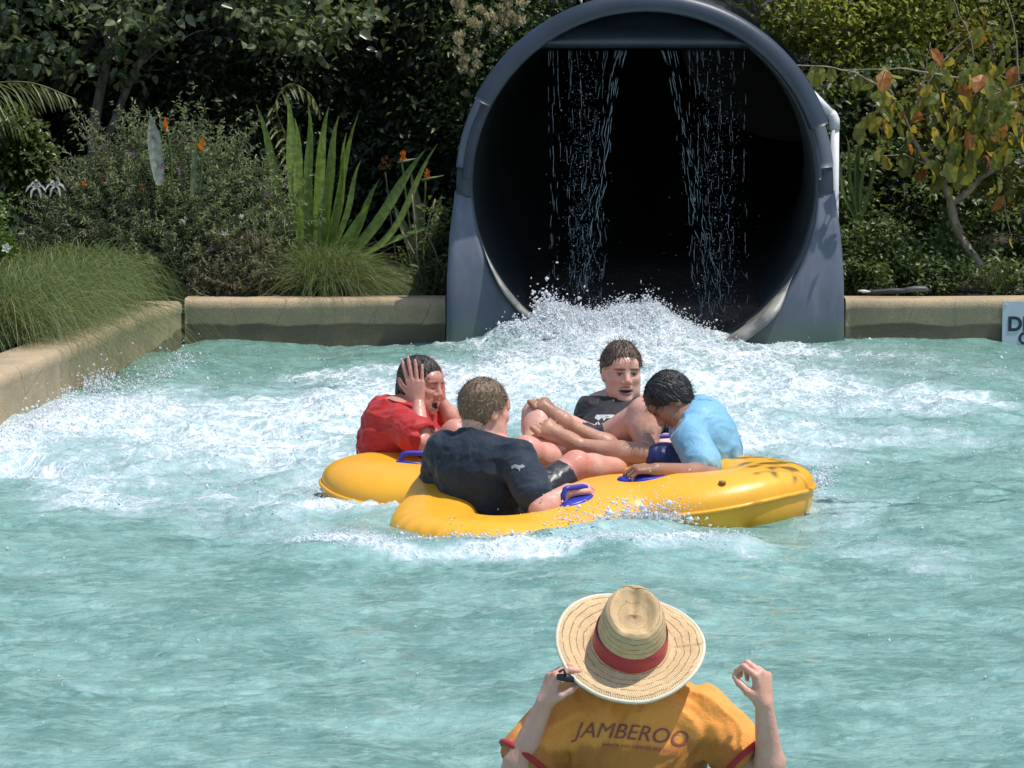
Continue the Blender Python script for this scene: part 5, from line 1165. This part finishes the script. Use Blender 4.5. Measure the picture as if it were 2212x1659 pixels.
# ---------------- rider in red, on the left, hands on the face
Rp = thing('person', 'rider in red shirt on the left holding both hands to a shouting face', 'person', at(865, 1000, 15.15))
S = SDF(.0042)
pel, che, nek = at(866, 1005, 15.13), at(858, 930, 15.15), at(882, 876, 15.16); fw = np.array((.9, -.35, 0)); rt = (-.36, -.93, 0)
shR, shL = at(868, 912, 14.99), at(905, 905, 15.38)
hd = Head(at(908, 832, 15.14), (.83, -.54, -.10), (.05, .05, 1), .98)
torso(S, pel, che, nek, rt, rt, .165, .165, .135, .135, belly=.02)
S.cone(nek-np.array((0, 0, .04)), .060, hd.p(0, -.02, -.05), .056, .03); hd.add(S, mouth=.95, open_eyes=False, brow=(.10, .05, .035))
elR, wrR = at(908, 955, 14.86), at(904, 866, 14.99)
arm(S, shR, elR, wrR, .98); hand(S, at(903, 864, 14.99), (-.16, .05, 1), (.2, .95, 0), (-1, .0, .1), (.05, .03, .03, .05), tcurl=-.2, s=1.0, spread=.14)
elL, wrL = at(982, 915, 15.22), at(950, 862, 15.20)
arm(S, shL, elL, wrL, .95); hand(S, at(950, 861, 15.20), (-.12, .02, 1), (-.5, -.5, 0), (-.2, .9, 0), (.12, .1, .1, .1), tcurl=0, s=.98)
leg(S, at(895, 1005, 15.06), at(985, 936, 14.88), at(1050, 1010, 14.86), .95); foot(S, at(1050, 1010, 14.86), (.8, -.1, -.2), (0, 0, 1), .9)
leg(S, at(900, 1002, 15.28), at(1000, 950, 15.18), at(1085, 1005, 15.0), .95); foot(S, at(1085, 1005, 15.0), (.8, -.1, -.2), (0, 0, 1), .9)
finish(S, 'body', M_skin, Rp, (.60, .31, .24))
T = SDF(.005); torso(T, pel, che, nek, rt, rt, .165, .165, .135, .135, infl=.022, belly=.02)
T.cone(shR, .075, shR+(elR-shR)*.80+np.array((0, 0, .01)), .082, .04); T.cone(shL, .07, shL+(elL-shL)*.7, .07, .04)
T.cone(nek+np.array((0, 0, .03)), .072, nek-np.array((0, 0, .06)), .115, .03)
T.cone(shR+(elR-shR)*.72, .055, elR+np.array((.05, -.01, .0)), .075, .006, sub=True)
T.plane(nek+np.array((0, 0, .026)), (.1, 0, 1)); T.fn(folds(.012, 6, 6, 12, 33))
RS = finish(T, 'shirt', cloth_mat('wet red shirt', (.52, .028, .025), (.42, .020, .02), .62, None, .3), Rp)
M_hb = hair_mat('wet dark hair', (.012, .009, .008), (.05, .032, .024))
hd.hair('hair', M_hb, Rp, lambda L: .015-L[:, 2]+.055*sstep(.03, .085, L[:, 1])-.11*sstep(.0, -.06, L[:, 1]), th=.009, spike=.003, strands=500, slen=.03, lift=.1, seed=19)
T = SDF(.005); T.cone(hd.p(0, -.09, -.03), .028, hd.p(.0, -.10, -.13), .016, .02); T.cone(hd.p(0, -.085, .02), .04, hd.p(0, -.09, -.05), .028, .02); T.fn(folds(.003, 30, 30, 20, 2)); finish(T, 'ponytail', M_hb, Rp)
blob = [(0, 0), (.03, .022), (.05, .004), (.075, .03), (.07, .0), (.095, .012), (.085, -.02), (.05, -.018), (.03, -.012)]
drape('chest_print', '', .05, simple('pale worn print', (.60, .45, .45), None, 30, .6, 0), RS, RS, at(922, 930, 14.95), (1, 0, -.1), (.1, 0, 1), (0, 1, 0), V2=np.array(blob)*.6, F2=[(0, 1, 8), (1, 2, 8), (2, 7, 8), (2, 3, 4), (2, 4, 7), (4, 5, 6), (4, 6, 7)])
T = SDF(.006); T.ell(pel, (.17, .17, .11), k=.04); T.cone(at(895, 1005, 15.06), .10, at(935, 975, 15.0), .09, .03); T.cone(at(900, 1002, 15.28), .10, at(945, 980, 15.25), .09, .03)
T.fn(folds(.005, 14, 14, 14, 8)); finish(T, 'shorts', cloth_mat('dark swim shorts', (.03, .02, .022), (.04, .028, .03)), Rp)

# ---------------- rider in light blue, on the right, bent forward
Bp = thing('person', 'rider in light blue shirt on the right bending forward with head down', 'person', at(1555, 1025, 14.75))
S = SDF(.0042)
pel, che, nek = at(1546, 1028, 14.76), at(1524, 940, 14.76), at(1484, 893, 14.76); rt = (.05, 1, 0)
shL, shR = at(1484, 935, 14.56), at(1492, 925, 14.96)
hd = Head(at(1452, 866, 14.75), (-.63, -.12, -.77), (-.74, .05, .62), .96)
torso(S, pel, che, nek, rt, rt, .15, .17, .105, .115)
S.cone(nek, .056, hd.p(0, -.02, -.05), .052, .03); hd.add(S, mouth=.3, brow=(.02, .012, .01), lip=(.2, .08, .07))
elL, wrL = at(1534, 1028, 14.38), at(1418, 1014, 14.16)
arm(S, shL, elL, wrL, 1.08); hand(S, wrL, (-1, .0, .02), (.0, .15, -1), (.1, .9, .1), (.7, .75, .8, .85), s=1.0, tcurl=.5)
arm(S, shR, at(1500, 1000, 15.05), at(1450, 985, 15.0), .95); hand(S, at(1450, 985, 15.0), (-.9, -.3, 0), (0, 0, -1), (0, -1, 0), (.7,)*4)
leg(S, at(1530, 1022, 14.66), at(1388, 982, 14.74), at(1248, 962, 14.80), .86); foot(S, at(1238, 956, 14.80), (-.74, -.05, .62), (.25, -.80, .45), 1.0)
leg(S, at(1535, 1015, 14.86), at(1345, 984, 14.98), at(1226, 916, 14.90), .74); foot(S, at(1220, 910, 14.90), (-.62, .05, .73), (.45, -.75, .4), .94)
S.paint(at(1290, 950, 14.85), (.30, .35, .14), (.50, .29, .195), soft=.25, wgt=.85)
finish(S, 'body', M_skin, Bp, SK_TAN)
T = SDF(.005); torso(T, pel, che, nek, rt, rt, .15, .17, .105, .115, infl=.020)
arm(T, shL, elL, elL, 1.0, infl=.022, upto=.74); arm(T, shR, at(1500, 1000, 15.05), elL, 1.0, infl=.02, upto=.74)
T.cone(nek+np.array((.03, 0, -.02)), .075, nek+np.array((.06, 0, -.04)), .10, .03)
T.plane(nek+np.array((-.018, 0, .012)), (-.85, 0, .55)); T.plane(at(1555, 1048, 14.7), (0, 0, -1)); T.fn(folds(.006, 5, 5, 9, 51))
def fade(nt, v, c):
    geo = nt.nodes.new('ShaderNodeNewGeometry'); sx = nt.nodes.new('ShaderNodeSeparateXYZ'); nt.links.new(geo.outputs['Position'], sx.inputs[0])
    z = math_(nt, 'ADD', sx.outputs['Z'], math_(nt, 'MULTIPLY', noise(nt, coords(nt, scale=(3, 3, .5)), 6, 3), .08))
    return mixc(nt, mrange(nt, z, .17, .29, .9, 0), c, (.38, .52, .36))
finish(T, 'shirt', cloth_mat('wet light blue shirt', (.22, .48, .66), (.18, .42, .60), .6, fade), Bp)
hd.hair('hair', hair_mat('wet black hair', (.006, .005, .005), (.03, .024, .02)), Bp, lambda L: .010-L[:, 2]+.045*sstep(.03, .09, L[:, 1])-.085*sstep(.02, -.05, L[:, 1]), th=.012, spike=.006, strands=1100, slen=.026, lift=.3, seed=29)
T = SDF(.005); T.ell(pel, (.12, .16, .10), k=.04)
for a_, b_ in ((at(1530, 1022, 14.66), at(1388, 982, 14.74)), (at(1535, 1015, 14.86), at(1345, 984, 14.98))): T.cone(a_, .095, a_+(b_-a_)*.72, .074, .03)
T.fn(folds(.006, 14, 14, 14, 8)); finish(T, 'shorts', cloth_mat('navy swim shorts', (.012, .018, .10), (.02, .03, .14), .4), Bp)

# ---------------- attendant in the foreground
Op = thing('person', 'pool attendant in orange shirt and straw hat standing in the water, seen from behind', 'person', at(1366, 1640, 9.05)*np.array((1, 1, 0))+np.array((0, 0, -1.1)))
S = SDF(.0034)
pel = np.array((at(1366, 1600, 9.05)[0], 9.1, -.22)); che, nek = at(1366, 1590, 9.06), at(1362, 1492, 9.06)
shL, shR = at(1218, 1540, 9.05), at(1520, 1538, 9.03); rt = (1, 0, 0)
n_h = nrm((.07, -.60, .79)); bc = at(1361, 1392, 9.0)
hd = Head(bc-n_h*.058+np.array((0, .010, .008)), np.cross(n_h, (1, 0, .05)), n_h, .90)
torso(S, pel, che, nek, rt, rt, .180, .182, .12, .12)
S.cone(nek-np.array((0, 0, .05)), .062, hd.p(0, -.02, -.05), .056, .03); hd.add(S, 0)
elL, wrL = at(1098, 1700, 8.98), at(1176, 1520, 8.93)
elR, wrR = at(1668, 1702, 8.94), at(1650, 1522, 8.86)
arm(S, shL, elL, wrL, .92); hand(S, wrL, (.32, -.05, .95), (.9, .35, -.2), (.5, -.8, .3), (.75, .8, .85, .9), tcurl=.75, s=.93)
arm(S, shR, elR, wrR, .92); hand(S, wrR, (-.08, -.05, 1), (-.75, .55, 0), (-.7, -.6, .2), (1.05, 1.1, 1.15, 1.2), tcurl=.9, s=.95)
for sx_ in (-1, 1): leg(S, pel+np.array((sx_*.085, 0, -.06)), pel+np.array((sx_*.11, -.04, -.47)), pel+np.array((sx_*.12, 0, -.86)), 1.0); foot(S, pel+np.array((sx_*.12, 0, -.86)), (sx_*.15, 1, 0), (0, 0, 1), 1.0)
finish(S, 'body', M_skin, Op, (.68, .39, .29))
T = SDF(.0045); torso(T, pel, che, nek, rt, rt, .180, .182, .12, .12, infl=.022)
T.cone(shL, .066, shL+(elL-shL)*.62, .078, .05); T.cone(shR, .066, shR+(elR-shR)*.58, .074, .05)
T.cone(nek+np.array((0, 0, .03)), .074, nek-np.array((0, 0, .07)), .125, .03)
for a_, b_, k_ in ((shL, elL, .62), (shR, elR, .58)): T.cone(a_+(b_-a_)*(k_+.30), .085, b_+(b_-a_)*.4, .10, .004, sub=True)
T.plane(nek+np.array((0, 0, .03)), (0, .35, 1)); T.plane((0, 0, -.30), (0, 0, -1)); T.fn(folds(.012, 8, 8, 4, 71))
def wetlow(nt, v, c):
    geo = nt.nodes.new('ShaderNodeNewGeometry'); sx = nt.nodes.new('ShaderNodeSeparateXYZ'); nt.links.new(geo.outputs['Position'], sx.inputs[0])
    z = math_(nt, 'ADD', sx.outputs['Z'], math_(nt, 'MULTIPLY', noise(nt, coords(nt, scale=(2, 2, .8)), 4, 4), .16))
    return mixc(nt, mrange(nt, z, .225, .25, 1, 0), c, mixc(nt, 1., c, (.62, .58, .58), 'MULTIPLY'))
OS = finish(T, 'shirt', cloth_mat('orange work shirt', (.93, .375, .075), (.87, .34, .065), .7, wetlow, .25), Op)
M_redtrim = cloth_mat('red trim', (.50, .03, .03), (.42, .02, .02))
for a_, b_, k_, r_ in ((shL, elL, .62, .0845), (shR, elR, .58, .0805)):
    d_ = nrm(b_-a_); c_ = a_+(b_-a_)*(k_+.03); s1 = nrm(np.cross(d_, (0, 1, 0))); s2 = np.cross(d_, s1); t = np.linspace(0, 2*np.pi, 41)
    loop = c_+r_*(np.cos(t)[:, None]*s1+np.sin(t)[:, None]*s2); loop = np.vstack([loop, loop[1:2]])
    mk('sleeve_trim', *tube_vf(loop, .0085, 8, False), M_redtrim, Op)
M_print = simple('maroon print', (.32, .085, .07), None, 20, .6, 0)
p0 = at(1240, 1590, 8.93)
V2, F2 = text_mesh('t', 'JAMBEROO', .058, M_print, Op, np.eye(3), (0, 0, 0), shear=.35, ext=0)
k = .30/V2[:, 0].max(); V2[:, 0] *= k; V2[:, 1] -= .30*(V2[:, 0]-.1)**2*1.1
drape('lettering', '', .06, M_print, OS, OS, p0, (1, 0, -.055), (0, 0, 1), (0, 1, 0), V2=V2, F2=F2)
V2, F2 = text_mesh('t', 'where you control the action', .016, M_print, Op, np.eye(3), (0, 0, 0), shear=.35, ext=0)
k = .20/V2[:, 0].max(); V2[:, 0] *= k; V2[:, 1] -= .30*(V2[:, 0]-.04)**2
drape('tagline', '', .05, M_print, OS, OS, at(1300, 1611, 8.93), (1, 0, -.07), (0, 0, 1), (0, 1, 0), V2=V2, F2=F2)
hd.hair('hair', M_hb, Op, lambda L: .0-L[:, 2]-.09*sstep(.02, -.05, L[:, 1]), th=.006, spike=.003, strands=300, slen=.02, lift=.1, seed=39)
# dark clip held in the raised left hand
cl = MB(); a_ = at(1204, 1462, 8.88); b_ = at(1246, 1470, 8.90)
cl.tube([a_, (a_+b_)/2+np.array((0, 0, .002)), b_], [.008, .011, .007], 8).tube([a_+np.array((.004, 0, .012)), a_+np.array((.016, 0, .020)), a_+np.array((.022, 0, .004))], .004, 6)
tag(cl.build('whistle', simple('black plastic', (.015, .015, .02), None, 10, .35, 0)), 'small black whistle held in the raised left hand beside the hat brim', 'whistle')

# ---------------- straw hat
def straw_mat():
    m, nt, bs = newmat('woven straw'); uvr = node(nt, 'ShaderNodeAttribute', attribute_name='rad').outputs['Fac']; uva = node(nt, 'ShaderNodeAttribute', attribute_name='ang').outputs['Fac']
    v = coords(nt)
    cb = nt.nodes.new('ShaderNodeCombineXYZ'); nt.links.new(math_(nt, 'MULTIPLY', uva, 46), cb.inputs[0]); nt.links.new(math_(nt, 'MULTIPLY', uvr, 330), cb.inputs[1])
    n1 = noise(nt, cb.outputs[0], 1.0, 4, .6)
    st = math_(nt, 'SINE', math_(nt, 'MULTIPLY_ADD', uvr, 330., math_(nt, 'MULTIPLY', noise(nt, v, 22, 3), 6)))   # rows of stitching every 19 mm
    row = mrange(nt, st, .86, .99)
    row = math_(nt, 'MULTIPLY', row, mrange(nt, uvr, .25, .27, 1, .25)); row = math_(nt, 'MULTIPLY', row, mrange(nt, noise(nt, v, 55, 3), .36, .50, .15, 1))
    cross = math_(nt, 'SINE', math_(nt, 'ADD', math_(nt, 'MULTIPLY', uva, 150), math_(nt, 'MULTIPLY', uvr, 700)))
    cr = math_(nt, 'MULTIPLY', mrange(nt, cross, .70, .97), mrange(nt, noise(nt, v, 40, 3), .42, .58))
    c = mixc(nt, mrange(nt, n1, .3, .7), (.84, .62, .36), (.62, .43, .22))
    c = mixc(nt, math_(nt, 'MULTIPLY', cr, .85), c, (.34, .22, .10)); c = mixc(nt, math_(nt, 'MULTIPLY', row, .85), c, (.24, .15, .07))
    nt.links.new(c, bs.inputs['Base Color']); bs.inputs['Roughness'].default_value = .65; bs.inputs['Specular IOR Level'].default_value = .25
    wv = math_(nt, 'SINE', math_(nt, 'ADD', math_(nt, 'MULTIPLY', uva, 190), math_(nt, 'MULTIPLY', st, 1.6)))
    bump(nt, bs, math_(nt, 'ADD', math_(nt, 'SUBTRACT', math_(nt, 'MULTIPLY', wv, .35), row), math_(nt, 'MULTIPLY', n1, .6)), .6, .003); return m
M_straw = straw_mat()
HM = frame(np.cross(n_h, (1, 0, .05)), n_h)     # x right, y forward (away), z hat axis
na = 144; a = np.linspace(0, 2*np.pi, na, endpoint=False)
prof = [(.194, -.002), (.186, .004), (.172, .004), (.155, .001), (.135, -.003), (.118, -.005), (.106, -.003), (.099, .006), (.0965, .02), (.094, .05), (.090, .085), (.084, .110), (.077, .122), (.068, .125), (.058, .119), (.046, .112), (.03, .108), (.015, .107), (.001, .107)]
Vh = []; rd = []
for i, (r, z) in enumerate(prof):
    ox = 1-.10*(i > 7)*min(1, (i-7)/5); zz = np.full(na, z)
    if r > .11: zz = zz+(.016*np.cos(2*a+.6)-.006*np.cos(a-1.2)+.004*perlin(np.cos(a)*2, np.sin(a)*2, 3))*((r-.1)/.094)**1.3
    if i > 7: zz = zz+.010*np.sin(a)*(z/.12)          # crown taller at the front
    if i >= 13: zz = zz-.020*np.exp(-((np.cos(a)*r)/.02)**2)*np.clip(np.sin(a), 0, 1)-.010*np.exp(-((np.abs(np.cos(a)*r)-.035)/.014)**2)
    zz = zz*(1.07 if i > 8 else 1)
    rr = r*(1+.012*perlin(np.cos(a)*2+i*.2, np.sin(a)*2, 8))
    Vh.append(np.column_stack([rr*np.cos(a)*ox, rr*np.sin(a)*(1+.05*(i > 7)), zz])); rd.append(np.full(na, np.hypot(.194-r, 0)+max(0, z)*(i > 6)))
Vh = np.concatenate(Vh); rd = np.concatenate(rd); m = len(prof)
und = Vh-np.array((0, 0, .0035)); Wv = np.concatenate([Vh, und])@HM+bc
Qh = np.concatenate([grid_q(m, na, False, True), grid_q(m, na, False, True)[:, ::-1]+m*na])
aa = np.tile(a, m)
HT = mk('straw_hat', Wv, Qh, M_straw, Op, attr={'rad': np.r_[rd, rd], 'ang': np.r_[aa, aa]})
ed = Vh[:na]@HM+bc; ed = np.vstack([ed, ed[:2]]); tv, tq = tube_vf(ed, .0052, 8, False); mk('brim_edging', tv, tq, cloth_mat('cream edging', (.74, .70, .55), (.66, .62, .48), .7), HT)
Vb = []
for r, z in ((.1005, .0), (.1000, .006), (.0985, .028), (.0960, .053), (.0942, .054)):
    Vb.append(np.column_stack([r*np.cos(a)*.995, r*np.sin(a)*1.03, z+.004*np.sin(a)+.0015*perlin(np.cos(a)*3, np.sin(a)*3, z*30)]))
mk('hat_band', np.concatenate(Vb)@HM+bc, grid_q(5, na, False, True), cloth_mat('red hat band', (.48, .055, .055), (.40, .04, .045), .7), HT)
